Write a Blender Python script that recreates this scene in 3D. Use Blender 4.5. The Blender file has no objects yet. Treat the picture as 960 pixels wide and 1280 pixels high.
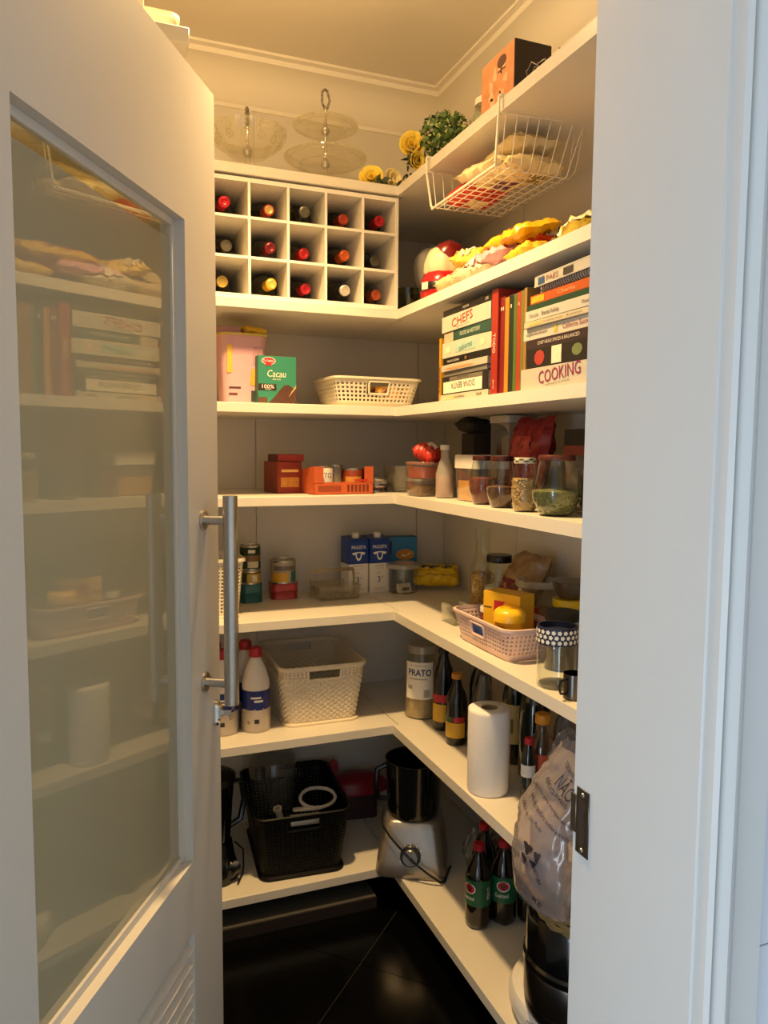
import bpy, bmesh, math, random
from math import sin, cos, pi, radians as R
from mathutils import Vector, Matrix, noise as mnoise

# ------------------------------------------------------------------ camera, world, lights, exposure
S = bpy.context.scene
COL = S.collection
cam_data = bpy.data.cameras.new('camera')
cam_data.sensor_fit = 'VERTICAL'; cam_data.sensor_height = 36.0; cam_data.lens = 36.0 * 940.184 / 1280.0
cam_data.clip_start = 0.02
cam = bpy.data.objects.new('camera', cam_data); COL.objects.link(cam)
_y, _p, _r = R(21.3247), R(4.754), R(0.4442)
_F = Vector((sin(_y) * cos(_p), cos(_y) * cos(_p), -sin(_p))); _R = Vector((cos(_y), -sin(_y), 0)); _U = _R.cross(_F)
_R2 = cos(_r) * _R + sin(_r) * _U; _U2 = -sin(_r) * _R + cos(_r) * _U
cam.matrix_world = Matrix(((_R2.x, _U2.x, -_F.x, 0), (_R2.y, _U2.y, -_F.y, 0), (_R2.z, _U2.z, -_F.z, 1.45), (0, 0, 0, 1)))
S.camera = cam

world = bpy.data.worlds.new('kitchen_ambience'); S.world = world; world.use_nodes = True
bg = world.node_tree.nodes['Background']
bg.inputs[0].default_value = (0.74, 0.87, 1.0, 1); bg.inputs[1].default_value = 0.95

def area_light(name, loc, target, sx, sy, power, color):
    l = bpy.data.lights.new(name, 'AREA'); l.shape = 'RECTANGLE'; l.size = sx; l.size_y = sy; l.energy = power; l.color = color
    o = bpy.data.objects.new(name, l); COL.objects.link(o); o.location = loc
    o.rotation_euler = (Vector(target) - Vector(loc)).to_track_quat('-Z', 'Y').to_euler(); return o
# daylight from the kitchen's glazed door, low and to the left behind the photographer
area_light('kitchen_window_light', (-1.9, -0.6, 0.6), (0.6, 0.75, 0.45), 1.3, 1.1, 42, (0.74, 0.88, 1.0))
LAMP_COLOR = (1.0, 0.65, 0.28); LAMP_POWER = 165.0; LAMP_GLOW = 92.0

S.view_settings.view_transform = 'Standard'; S.view_settings.look = 'None'
S.view_settings.gamma = 1.0; S.view_settings.use_curve_mapping = False
S.view_settings.exposure = -0.08
S.cycles.transparent_max_bounces = 24; S.cycles.max_bounces = 10; S.cycles.diffuse_bounces = 5
S.cycles.sample_clamp_indirect = 4.0; S.cycles.caustics_reflective = False; S.cycles.caustics_refractive = False

# ------------------------------------------------------------------ materials
def lin(h):
    h = h.lstrip('#'); v = [int(h[i:i + 2], 16) / 255 for i in (0, 2, 4)]
    return tuple(c / 12.92 if c <= .04045 else ((c + .055) / 1.055) ** 2.4 for c in v)
_M = {}
def mat(hexc, rough=.5, metal=0.0, var=.06, scale=30, bump=0.0, bscale=150, coat=0.0):
    key = (hexc, rough, metal, var, scale, bump, bscale, coat)
    if key in _M: return _M[key]
    m = bpy.data.materials.new('surface_' + hexc.lstrip('#')); m.use_nodes = True
    nt = m.node_tree; b = nt.nodes['Principled BSDF']
    tc = nt.nodes.new('ShaderNodeTexCoord'); n = nt.nodes.new('ShaderNodeTexNoise'); n.inputs['Scale'].default_value = scale
    n.inputs['Detail'].default_value = 3
    nt.links.new(tc.outputs['Object'], n.inputs['Vector'])
    mx = nt.nodes.new('ShaderNodeMix'); mx.data_type = 'RGBA'
    c = lin(hexc)
    mx.inputs[6].default_value = tuple(max(0, x * (1 - var)) for x in c) + (1,)
    mx.inputs[7].default_value = tuple(min(1, x * (1 + var)) for x in c) + (1,)
    nt.links.new(n.outputs[0], mx.inputs[0]); nt.links.new(mx.outputs[2], b.inputs['Base Color'])
    b.inputs['Roughness'].default_value = rough; b.inputs['Metallic'].default_value = metal
    if coat: b.inputs['Coat Weight'].default_value = coat; b.inputs['Coat Roughness'].default_value = .08
    if bump:
        n2 = nt.nodes.new('ShaderNodeTexNoise'); n2.inputs['Scale'].default_value = bscale
        nt.links.new(tc.outputs['Object'], n2.inputs['Vector'])
        bp = nt.nodes.new('ShaderNodeBump'); bp.inputs['Strength'].default_value = bump; bp.inputs['Distance'].default_value = .002
        nt.links.new(n2.outputs[0], bp.inputs['Height']); nt.links.new(bp.outputs[0], b.inputs['Normal'])
    _M[key] = m; return m
def clear(hexc='ffffff', rough=.04, haze=0.0, hazec='dddddd', ior=1.45):
    """thin clear glass or plastic: fresnel reflection over a tinted see-through body, optional milky share"""
    key = ('clear', hexc, rough, haze, hazec, ior)
    if key in _M: return _M[key]
    m = bpy.data.materials.new('clear_' + hexc); m.use_nodes = True; nt = m.node_tree; nt.nodes.clear()
    out = nt.nodes.new('ShaderNodeOutputMaterial'); tr = nt.nodes.new('ShaderNodeBsdfTransparent'); gl = nt.nodes.new('ShaderNodeBsdfGlossy')
    tc = nt.nodes.new('ShaderNodeTexCoord'); n = nt.nodes.new('ShaderNodeTexNoise'); n.inputs['Scale'].default_value = 18
    nt.links.new(tc.outputs['Object'], n.inputs['Vector'])
    mx = nt.nodes.new('ShaderNodeMix'); mx.data_type = 'RGBA'; c = lin(hexc)
    mx.inputs[6].default_value = tuple(x * .97 for x in c) + (1,); mx.inputs[7].default_value = c + (1,)
    nt.links.new(n.outputs[0], mx.inputs[0]); nt.links.new(mx.outputs[2], tr.inputs[0])
    gl.inputs[0].default_value = (1, 1, 1, 1); gl.inputs[1].default_value = rough
    lw = nt.nodes.new('ShaderNodeLayerWeight'); lw.inputs[0].default_value = .5
    pw = nt.nodes.new('ShaderNodeMath'); pw.operation = 'POWER'; pw.inputs[1].default_value = 2.6; nt.links.new(lw.outputs['Facing'], pw.inputs[0])
    fr = nt.nodes.new('ShaderNodeMath'); fr.operation = 'MULTIPLY_ADD'; fr.inputs[1].default_value = .7; fr.inputs[2].default_value = ((ior - 1) / (ior + 1)) ** 2 + .015
    nt.links.new(pw.outputs[0], fr.inputs[0])
    m1 = nt.nodes.new('ShaderNodeMixShader'); body = tr.outputs[0]
    if haze:
        df = nt.nodes.new('ShaderNodeBsdfDiffuse'); df.inputs[0].default_value = lin(hazec) + (1,)
        tl = nt.nodes.new('ShaderNodeBsdfTranslucent'); tl.inputs[0].default_value = lin(hazec) + (1,)
        md = nt.nodes.new('ShaderNodeMixShader'); md.inputs[0].default_value = .35
        nt.links.new(df.outputs[0], md.inputs[1]); nt.links.new(tl.outputs[0], md.inputs[2])
        mh = nt.nodes.new('ShaderNodeMixShader'); mh.inputs[0].default_value = haze
        nt.links.new(tr.outputs[0], mh.inputs[1]); nt.links.new(md.outputs[0], mh.inputs[2]); body = mh.outputs[0]
    nt.links.new(fr.outputs[0], m1.inputs[0]); nt.links.new(body, m1.inputs[1]); nt.links.new(gl.outputs[0], m1.inputs[2])
    nt.links.new(m1.outputs[0], out.inputs[0]); _M[key] = m; return m
def emit(color, strength):
    m = bpy.data.materials.new('lamp_glow'); m.use_nodes = True; nt = m.node_tree; nt.nodes.clear()
    out = nt.nodes.new('ShaderNodeOutputMaterial'); e = nt.nodes.new('ShaderNodeEmission')
    e.inputs[0].default_value = tuple(color) + (1,); e.inputs[1].default_value = strength
    nt.links.new(e.outputs[0], out.inputs[0]); return m

WHITE = mat('ddd7ca', .35, var=.03, scale=6)            # shelf melamine
WALL = mat('e2ddd2', .6, var=.03, scale=4, bump=.05)
WALLP = mat('d6d0c4', .4, var=.03, scale=5)
CEIL = mat('efe8da', .8, var=.03, scale=3)
DOORP = mat('cfcac0', .42, var=.02, scale=5, bump=.06, bscale=400)
STEEL = mat('b9b6b0', .28, 1.0, var=.1, scale=60)
CHROME = mat('d8d6d2', .12, 1.0, var=.03)
SILVERP = mat('a09a92', .34, .75, var=.04, scale=80)
BLACK = mat('0c0c0d', .3, var=.2); BLACKM = mat('141414', .55, var=.2)
GLASS = clear('f6faf6', .03); PLASTIC = clear('f2f0ea', .1, .10, 'e6e2da')
MILKY = clear('f0eee8', .25, .45, 'e6e2d8')
INK = mat('1a1718', .6, var=.05); INKW = mat('f2eee4', .6, var=.02); INKR = mat('b3202a', .6, var=.04)

# ------------------------------------------------------------------ geometry helpers
def rrect(w, d, r, n=4):
    r = min(r, w / 2 - 1e-4, d / 2 - 1e-4); pts = []
    for cx, cy, a0 in ((w / 2 - r, d / 2 - r, 0), (-w / 2 + r, d / 2 - r, 90), (-w / 2 + r, -d / 2 + r, 180), (w / 2 - r, -d / 2 + r, 270)):
        for i in range(n + 1):
            a = R(a0 + 90 * i / n); pts.append((cx + r * cos(a), cy + r * sin(a)))
    return pts
def circ(r, n=24, r2=None): return [(r * cos(2 * pi * i / n), (r2 or r) * sin(2 * pi * i / n)) for i in range(n)]
def resample(pts, n):
    L = [0.0]; m = len(pts)
    for i in range(m): L.append(L[-1] + math.dist(pts[i], pts[(i + 1) % m]))
    out = []; k = 0
    for i in range(n):
        t = L[-1] * i / n
        while L[k + 1] < t: k += 1
        u = (t - L[k]) / max(1e-9, L[k + 1] - L[k]); a, b = pts[k], pts[(k + 1) % m]
        out.append((a[0] + (b[0] - a[0]) * u, a[1] + (b[1] - a[1]) * u))
    return out
class G:
    def __init__(s): s.bm = bmesh.new(); s.mark = 0
    def _new(s, n0): s.bm.verts.ensure_lookup_table(); return s.bm.verts[n0:]
    def box(s, x0, x1, y0, y1, z0, z1, bev=0.0, seg=1):
        vs = [s.bm.verts.new((x, y, z)) for z in (z0, z1) for x, y in ((x0, y0), (x1, y0), (x1, y1), (x0, y1))]
        fs = [s.bm.faces.new([vs[i] for i in q]) for q in ((3, 2, 1, 0), (4, 5, 6, 7), (0, 1, 5, 4), (1, 2, 6, 5), (2, 3, 7, 6), (3, 0, 4, 7))]
        if bev:
            es = list({e for f in fs for e in f.edges})
            bmesh.ops.bevel(s.bm, geom=es, offset=bev, segments=seg, affect='EDGES', profile=.5)
        return s
    def loft(s, rings, cap0=True, cap1=True, closed=True):
        rv = [[s.bm.verts.new(p) for p in r] for r in rings]
        for a, b in zip(rv, rv[1:]):
            n = len(a)
            for i in range(n if closed else n - 1):
                j = (i + 1) % n
                try: s.bm.faces.new((a[i], a[j], b[j], b[i]))
                except ValueError: pass
        if cap0: s.bm.faces.new(rv[0][::-1])
        if cap1: s.bm.faces.new(rv[-1])
        return s
    def lathe(s, prof, n=24, c=(0, 0), mod=None, cap0=True, cap1=True, sy=1.0):
        rings = []
        for k, (r, z) in enumerate(prof):
            r = max(r, 1e-4)
            rings.append([(c[0] + (r * (mod(2 * pi * i / n, k) if mod else 1)) * cos(2 * pi * i / n), c[1] + sy * (r * (mod(2 * pi * i / n, k) if mod else 1)) * sin(2 * pi * i / n), z) for i in range(n)])
        return s.loft(rings, cap0, cap1)
    def band(s, r, z0, z1, a0=-180, a1=180, n=20, r1=None):
        """label wrapped round a bottle; angle 0 faces the front (-y)"""
        r1 = r1 or r
        A = [R(a0 + (a1 - a0) * i / n) for i in range(n + 1)]
        return s.loft([[(r * sin(a), -r * cos(a), z0) for a in A], [(r1 * sin(a), -r1 * cos(a), z1) for a in A]], False, False, False)
    def tube(s, pts, r, n=6, closed=False):
        P = [Vector(p) for p in pts]; m = len(P); rings = []; up = Vector((0, 0, 1))
        for i, p in enumerate(P):
            if closed: t = P[(i + 1) % m] - P[i - 1]
            else: t = P[min(i + 1, m - 1)] - P[max(i - 1, 0)]
            t.normalize(); ref = up if abs(t.z) < .95 else Vector((1, 0, 0))
            if rings:
                a = pa - t * pa.dot(t)
                if a.length < 1e-6: a = t.cross(ref)
                a.normalize()
            else: a = t.cross(ref).normalized()
            b = t.cross(a); pa = a
            rr = r[i] if isinstance(r, (list, tuple)) else r
            rings.append([p + rr * (a * cos(2 * pi * k / n) + b * sin(2 * pi * k / n)) for k in range(n)])
        if closed: rings.append(rings[0]); return s.loft(rings, False, False)
        return s.loft(rings)
    def prism(s, poly, z0, z1):
        return s.loft([[(x, y, z0) for x, y in poly], [(x, y, z1) for x, y in poly]])
    def plate(s, poly, y0, y1):
        """outline in x-z, thickness along y"""
        return s.loft([[(x, y1, z) for x, z in poly], [(x, y0, z) for x, z in poly]])
    def ball(s, c, r, sub=1, sc=(1, 1, 1)):
        m = Matrix.Translation(c) @ Matrix.Diagonal((r * sc[0], r * sc[1], r * sc[2], 1)); bmesh.ops.create_icosphere(s.bm, subdivisions=sub, radius=1, matrix=m); return s
    def pillow(s, w, h, t, seed=0, nx=14, ny=9, crinkle=.004, crimp=True, M=None):
        """soft packet lying in x-y, thickness along z"""
        rows = {}
        for side in (1, -1):
            for i in range(nx + 1):
                for j in range(ny + 1):
                    edge = i in (0, nx) or j in (0, ny)
                    if side < 0 and edge: rows[side, i, j] = rows[1, i, j]; continue
                    u, v = 2 * i / nx - 1, 2 * j / ny - 1
                    f = (max(0, 1 - abs(u) ** 5) ** .6) * (max(0, 1 - abs(v) ** 3) ** .6)
                    if crimp and abs(u) > .86: f *= .15
                    q = Vector((u * 2.3 + seed * 7.1, v * 2.3, side * 1.7 + seed))
                    d = crinkle * mnoise.noise(q * 1.6) + crinkle * .7 * mnoise.noise(q * 4) + (crinkle * .18 * mnoise.noise(q * 9) if abs(u) < .99 else 0)
                    x = u * w / 2 * (1 - .05 * abs(v) ** 2); y = v * h / 2 * (1 - .06 * (1 - abs(u)))
                    p = Vector((x + d * .4, y + crinkle * .5 * mnoise.noise(q * 3), side * t / 2 * f + d * (0.5 if edge else 1)))
                    rows[side, i, j] = s.bm.verts.new(M @ p if M else p)
        for side in (1, -1):
            for i in range(nx):
                for j in range(ny):
                    q = [rows[side, i, j], rows[side, i + 1, j], rows[side, i + 1, j + 1], rows[side, i, j + 1]]
                    s.bm.faces.new(q if side > 0 else q[::-1])
        return s
    def xf(s, M): s.bm.transform(M); return s
    def build(s, name, m, parent=None, angle=38, solid=0.0, recalc=True):
        bm = s.bm
        if recalc: bmesh.ops.recalc_face_normals(bm, faces=bm.faces)
        for f in bm.faces: f.smooth = angle > 0
        if angle:
            for e in bm.edges:
                if len(e.link_faces) == 2 and e.calc_face_angle(0) > R(angle): e.smooth = False
        me = bpy.data.meshes.new(name); bm.to_mesh(me); bm.free()
        me.materials.append(m); o = bpy.data.objects.new(name, me); COL.objects.link(o)
        if parent: o.parent = parent
        if solid:
            md = o.modifiers.new('thickness', 'SOLIDIFY'); md.thickness = solid; md.offset = 0
        return o
def share(o, name, parent, loc=(0, 0, 0), rot=(0, 0, 0)):
    c = o.copy(); c.name = name; COL.objects.link(c); c.parent = parent; c.location = loc; c.rotation_euler = rot; return c
def tag(o, label, cat, group=None):
    o['label'] = label; o['category'] = cat
    if group: o['group'] = group
    return o
def struct(o): o['kind'] = 'structure'; return o
def stuff(o): o['kind'] = 'stuff'; return o
def thing(name, label, cat, loc, rz=0.0, group=None, rx=0.0, ry=0.0):
    o = bpy.data.objects.new(name, None); COL.objects.link(o); o.empty_display_size = .02
    o.location = loc; o.rotation_euler = (R(rx), R(ry), R(rz)); return tag(o, label, cat, group)
def txt(s, h, m, parent, x=0, z=0, y=0, w=None, bend=None, rot=0, shear=0.0, name='lettering', M=None, bold=0.0):
    cu = bpy.data.curves.new('lettering', 'FONT'); cu.body = s; cu.resolution_u = 2; cu.shear = shear; cu.offset = bold
    o = bpy.data.objects.new('lettering', cu); me = bpy.data.meshes.new_from_object(o); bpy.data.objects.remove(o)
    xs = [v.co.x for v in me.vertices]; ys = [v.co.y for v in me.vertices]
    if not xs: return None
    cx, cy = (min(xs) + max(xs)) / 2, (min(ys) + max(ys)) / 2
    k = h / max(1e-6, max(ys) - min(ys)); kx = (w / max(1e-6, max(xs) - min(xs))) if w else k
    ca, sa = cos(R(rot)), sin(R(rot))
    for v in me.vertices:
        a, b = (v.co.x - cx) * kx, (v.co.y - cy) * k
        a, b = a * ca - b * sa + x, a * sa + b * ca + z
        if bend: v.co = (bend * sin(a / bend), -bend * cos(a / bend), b)
        else: v.co = (a, y, b)
        if M: v.co = M @ v.co
    me.materials.append(m); t = bpy.data.objects.new(name, me); COL.objects.link(t); t.parent = parent; return t
def patch(parent, x0, x1, z0, z1, m, y=0, name='print', bend=None, poly=None):
    """flat printed shape on a front face"""
    g = G()
    if poly is None: poly = [(x0, z0), (x1, z0), (x1, z1), (x0, z1)]
    if bend:
        n = 8; g.loft([[(bend * sin((x0 + (x1 - x0) * i / n) / bend), -bend * cos((x0 + (x1 - x0) * i / n) / bend), z) for i in range(n + 1)] for z in (z0, z1)], False, False, False)
    else: g.bm.faces.new([g.bm.verts.new((x, y, z)) for x, z in poly])
    return g.build(name, m, parent, 0)
def oval(cx, cz, rx, rz, n=18): return [(cx + rx * cos(2 * pi * i / n), cz + rz * sin(2 * pi * i / n)) for i in range(n)]

# ------------------------------------------------------------------ the room
X0, Y0 = 0.868, 2.130            # inner corner of the shelf fronts
XL, XR, YB, YF, ZC = -0.25, 1.25, 2.57, 0.80, 2.70
Z = {1: 2.228, 2: 1.868, 3: 1.579, 4: 1.312, 5: 0.949, 6: 0.586, 7: 0.125}
T = 0.028                        # board thickness

# floor: black polished tiles laid diagonally in the pantry, grout between
def clip(poly, x0, x1, y0, y1):
    for ax, lim, sg in ((0, x0, 1), (0, x1, -1), (1, y0, 1), (1, y1, -1)):
        out = []
        for i, p in enumerate(poly):
            q = poly[(i + 1) % len(poly)]; a, b = sg * (p[ax] - lim), sg * (q[ax] - lim)
            if a >= 0: out.append(p)
            if a * b < 0:
                t = a / (a - b); out.append((p[0] + (q[0] - p[0]) * t, p[1] + (q[1] - p[1]) * t))
        poly = out
        if not poly: break
    return poly
fl = struct(G().box(-3.2, 3.2, -3.2, 2.75, -.06, -.004).build('floor', mat('6b6862', .8), None, 0))
TILE = mat('050505', .2, var=.3, scale=8); TILE.node_tree.nodes['Principled BSDF'].inputs['Specular IOR Level'].default_value = .22
KTILE = mat('c9ccd0', .3, var=.05, scale=5)
tc, ts, gap = (0.678, 1.896), 0.60, 0.0026
for i in range(-7, 7):
    for j in range(-7, 7):
        c45 = cos(R(45)); pts = []
        for a, b in ((0, 0), (1, 0), (1, 1), (0, 1)):
            u = i * ts + (gap / 2 if a == 0 else ts - gap / 2); v = j * ts + (gap / 2 if b == 0 else ts - gap / 2)
            pts.append((tc[0] + (u - v) * c45, tc[1] + (u + v) * c45))
        p = clip(pts, XL, XR, .62, YB)
        if len(p) > 2: G().prism(p, -.004, 0).build('tile', TILE, fl, 0)
for i in range(-3, 3):
    for j in range(0, 6):
        G().box(i * .8 + .002, i * .8 + .798, .618 - .8 - j * .8, .618 - j * .8 - .004, -.004, 0).build('tile', KTILE, fl, 0)

# walls
struct(G().box(-.4, 1.4, YB + .006, YB + .12, -.06, ZC + .1).build('wall_back', WALL, None, 0))
struct(G().box(XR + .006, XR + .12, YF, YB + .12, -.06, ZC + .1).build('wall_right', WALL, None, 0))
struct(G().box(XL - .12, XL, YF, YB + .12, -.06, ZC + .1).build('wall_left', WALL, None, 0))
wb, wr = bpy.data.objects['wall_back'], bpy.data.objects['wall_right']
for a, b in ((XL, .528), (.531, 1.133), (1.136, XR)): G().box(a, b, YB, YB + .006, 0, 2.56, .0008).build('panel', WALLP, wb, 0)
for a, b in ((YF, 1.40), (1.403, 2.046), (2.049, YB)): G().box(XR, XR + .006, a, b, 0, 2.56, .0008).build('panel', WALLP, wr, 0)
# wall between kitchen and pantry, with the doorway
g = G(); g.box(-3.2, -.185, .62, YF, -.06, ZC + .1); g.box(.645, 3.2, .62, YF, -.06, ZC + .1); g.box(-.185, .645, .62, YF, 2.15, ZC + .1)
wf = struct(g.build('wall_front', mat('dfe0e0', .6), None, 0))
KW = mat('d9dee8', .22, var=.03, scale=4)
zj = [0, .168, .523, .878, 1.233, 1.588, 1.943, 2.298, 2.65]
for a, b in zip(zj, zj[1:]): G().box(.690, 1.24, .612, .62, a + .001, b - .001, .001).build('tile', KW, wf, 0)
struct(G().box(-3.2, 3.2, -3.2, YB + .12, ZC, ZC + .1).build('ceiling', CEIL, None, 0))
# stepped plaster cornice
def cornice(name, axis):
    prof = [(0, 0), (.008, 0), (.010, .012), (.020, .022), (.034, .060), (.052, .088), (.080, .108), (.100, .114), (.104, .128), (.120, .132), (.120, .14), (0, .14)]
    z0 = ZC - .14; g = G()
    if axis == 'back': g.loft([[(x, YB + .006 - d, z0 + h) for d, h in prof] for x in (XL, XR)])
    elif axis == 'right': g.loft([[(XR + .006 - d, y, z0 + h) for d, h in prof] for y in (YF, YB)])
    else: g.loft([[(XL + d, y, z0 + h) for d, h in prof] for y in (YF, YB)])
    struct(g.build(name, CEIL, None, 35))
cornice('trim_1', 'back'); cornice('trim_2', 'right'); cornice('trim_3', 'left')

# door frame: jamb boards, head, rounded casing on the kitchen side
DF = mat('cbcbca', .45, var=.02, scale=5, bump=.04, bscale=300)
fr = thing('door_frame', 'white painted wooden frame around the pantry doorway', 'door frame', (0, 0, 0)); struct(fr)
G().box(.600, .645, .601, .823, 0, 2.15, .002).build('jamb', DF, fr)
G().box(-.185, -.143, .601, .823, 0, 2.15, .002).build('jamb', DF, fr)
G().box(-.143, .600, .601, .823, 2.108, 2.15, .002).build('head', DF, fr)
def casing(x_in, sgn):
    prof = [(0, .601), (0, .585), (.004, .580), (.008, .585), (.010, .590), (.014, .584), (.024, .578), (.034, .584), (.037, .592), (.040, .589), (.044, .592), (.044, .601)]
    g = G(); g.loft([[(x_in + sgn * d, y, zz) for d, y in prof] for zz in (0, 2.20)]); g.build('casing_bead', DF, fr, 30)
    x1, x2 = sorted((x_in + sgn * .044, x_in + sgn * .088)); G().box(x1, x2, .592, .62, 0, 2.20, .002).build('casing', DF, fr)
casing(.602, 1); casing(-.145, -1)
sp = G().box(-.0012, 0, -.0135, .0135, -.045, .045, .0004).build('strike_plate', mat('6f675c', .32, 1.0, var=.25, scale=90), fr); sp.location = (.5996, .800, .957)
sp['label'] = 'worn steel strike plate'
lp = G(); lp.box(-.0018, 0, 0, .012, -.026, .026, .0004); lp.build('lip', mat('7a7166', .35, 1.0, var=.25, scale=90), sp).location = (0, .0135, .006)
hk = G(); hk.plate([(-.008, -.03), (.004, -.03), (.008, -.012), (.004, -.006), (.004, .014), (.008, .02), (.004, .03), (-.008, .03)], 0, .001); hk.xf(Matrix.Rotation(R(-90), 4, 'Z'))
hk.build('latch_hole', mat('33261e', .6), sp, 0).location = (-.0016, 0, 0)
for zz in (-.038, .038):
    g = G(); g.lathe([(.0032, 0), (.0026, .0012), (.0, .0013)], 10); g.xf(Matrix.Rotation(R(-90), 4, 'Y')); g.build('screw', STEEL, sp).location = (-.0012, 0, zz)

# ------------------------------------------------------------------ the door, swung into the pantry
def frosted():
    m = bpy.data.materials.new('frosted_glass'); m.use_nodes = True; nt = m.node_tree; nt.nodes.clear()
    out = nt.nodes.new('ShaderNodeOutputMaterial')
    tc = nt.nodes.new('ShaderNodeTexCoord'); n = nt.nodes.new('ShaderNodeTexNoise'); n.inputs['Scale'].default_value = 3
    nt.links.new(tc.outputs['Object'], n.inputs['Vector'])
    mx = nt.nodes.new('ShaderNodeMix'); mx.data_type = 'RGBA'; a = lin('cbc5a4'); mx.inputs[6].default_value = tuple(x * .96 for x in a) + (1,); mx.inputs[7].default_value = a + (1,)
    nt.links.new(n.outputs[0], mx.inputs[0])
    df = nt.nodes.new('ShaderNodeBsdfDiffuse'); tl = nt.nodes.new('ShaderNodeBsdfTranslucent')
    nt.links.new(mx.outputs[2], df.inputs[0]); nt.links.new(mx.outputs[2], tl.inputs[0])
    m1 = nt.nodes.new('ShaderNodeMixShader'); m1.inputs[0].default_value = .4
    nt.links.new(df.outputs[0], m1.inputs[1]); nt.links.new(tl.outputs[0], m1.inputs[2])
    gl = nt.nodes.new('ShaderNodeBsdfGlossy'); gl.inputs[1].default_value = .016
    fz = nt.nodes.new('ShaderNodeFresnel'); fz.inputs[0].default_value = 1.72
    m2 = nt.nodes.new('ShaderNodeMixShader'); nt.links.new(fz.outputs[0], m2.inputs[0]); nt.links.new(m1.outputs[0], m2.inputs[1]); nt.links.new(gl.outputs[0], m2.inputs[2])
    nt.links.new(m2.outputs[0], out.inputs[0]); return m
DW, DT = .74, .040
dr = bpy.data.objects.new('door_1', None); COL.objects.link(dr); struct(dr)
dr['label'] = 'white pantry door with frosted glass pane swung open'; dr['category'] = 'door'
dr.location = (-.141, .8255, 0); dr.rotation_euler = (0, 0, R(60.08))
gx0, gx1, gz0, gz1 = DW - .603, DW - .140, .700, 1.836
lx0, lx1, lz0, lz1 = DW - .603, DW - .130, .16, .566
g = G()
g.box(0, gx0, 0, DT, .008, 2.10); g.box(gx1, DW, 0, DT, .008, 2.10)
g.box(gx0, gx1, 0, DT, gz1, 2.10, 0); g.box(gx0, gx1, 0, DT, lz1, gz0, 0); g.box(gx0, gx1, 0, DT, .008, lz0, 0)
g.box(lx1, gx1, 0, DT, lz0, lz1)if lx1 < gx1 else None
g.build('leaf', DOORP, dr)
def frame4(x0, x1, z0, z1, w, y0, y1, name, m, parent, bev=.0008):
    g = G(); g.box(x0, x0 + w, y0, y1, z0, z1, bev); g.box(x1 - w, x1, y0, y1, z0, z1, bev); g.box(x0 + w, x1 - w, y0, y1, z0, z0 + w, bev); g.box(x0 + w, x1 - w, y0, y1, z1 - w, z1, bev); return g.build(name, m, parent)
frame4(gx0, gx1, gz0, gz1, .013, .017, .034, 'glazing_bead', DOORP, dr)
pane = G().box(gx0 + .012, gx1 - .012, .022, .027, gz0 + .012, gz1 - .034).build('pane', frosted(), dr, 0)
G().box(gx0 + .012, gx1 - .012, .022, .027, gz1 - .034, gz1 - .012).build('clear_strip', clear('e8ead8', .02), pane, 0)
nsl = 14
for i in range(nsl):
    zz = lz1 - .012 - i * (lz1 - lz0 - .012) / nsl; dz = (lz1 - lz0 - .012) / nsl
    g = G(); g.loft([[(x, .004, zz - dz + .002), (x, .001, zz - dz + .007), (x, .026, zz + .003), (x, .030, zz - .003)] for x in (lx0, gx1)]); g.build('slat', DOORP, dr, 20)
# pull handle
hx, ho = .665, .052
hd = G().lathe([(.0128, .974), (.0135, .976), (.0135, 1.362), (.0128, 1.364)], 24, (hx, -ho)).build('handle', STEEL, dr)
for zz in (1.014, 1.318):
    g = G(); g.lathe([(.0085, .004), (.0085, ho)], 16); g.lathe([(.019, 0), (.019, .003), (.017, .0048), (.0085, .005)], 24); g.xf(Matrix.Translation((hx, 0, zz)) @ Matrix.Rotation(R(90), 4, 'X')); g.build('handle_standoff', STEEL, hd)
g = G(); g.loft([[(hx + .049 + x, -yy, .938 + z) for x, z in rrect(.022 * k, .05 * k, .011 * k, 5)] for yy, k in ((0, 1), (.006, 1), (.009, .85))]); lk = g.build('lock', CHROME, dr)
g = G(); g.loft([[(hx + .049 + x, -yy, .938 + z) for x, z in rrect(.013, .03, .0065, 5)] for yy in (.0085, .014)]); g.box(hx + .048, hx + .050, -.032, -.014, .934, .944, .0005); g.build('lock_cylinder', CHROME, lk)
g = G(); g.tube([(hx + .05 + .012 * cos(a), -.034 - .002 * sin(a), .938 + .012 * sin(a)) for a in [2 * pi * i / 16 for i in range(16)]], .0007, 4, True); g.build('key_ring', STEEL, lk)
for zz in (.25, 1.05, 1.85): G().lathe([(.006, zz - .04), (.006, zz + .04)], 10, (-.004, DT + .004)).build('hinge', STEEL, dr)

# ------------------------------------------------------------------ shelves
SHL = {1: 'topmost white pantry shelf, carrying glass cake stands and green plant', 2: 'white pantry shelf under the wine rack', 3: 'white pantry shelf carrying the cookbooks',
       4: 'white pantry shelf carrying round spice jars and orange tin tray', 5: 'white pantry shelf carrying milk cartons and pink basket', 6: 'white pantry shelf carrying paper towel roll and cream basket', 7: 'lowest white pantry shelf, with food processor and black basket'}
for k, z in Z.items():
    t = thing('corner_shelf', SHL[k], 'shelf', (0, 0, z), 0, 'white pantry shelves')
    G().box(XL, X0 + .0165, Y0, YB, -T, 0, .0015).build('back_board', WHITE, t)
    g = G(); g.bm.faces.new([g.bm.verts.new(p) for p in ((X0, YF + .025, 0), (XR, YF + .025, 0), (XR, YB, 0), (X0 + .0185, YB, 0), (X0 + .0185, Y0, 0), (X0, Y0, 0))])
    r = bmesh.ops.extrude_face_region(g.bm, geom=list(g.bm.faces)); bmesh.ops.translate(g.bm, verts=[v for v in r['geom'] if isinstance(v, bmesh.types.BMVert)], vec=(0, 0, -T))
    g.build('side_board', WHITE, t, 20)
    if k == 1:
        G().box(XL, .19, 1.50, Y0 - .002, -T, 0, .0015).build('end_board', WHITE, t)
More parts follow.
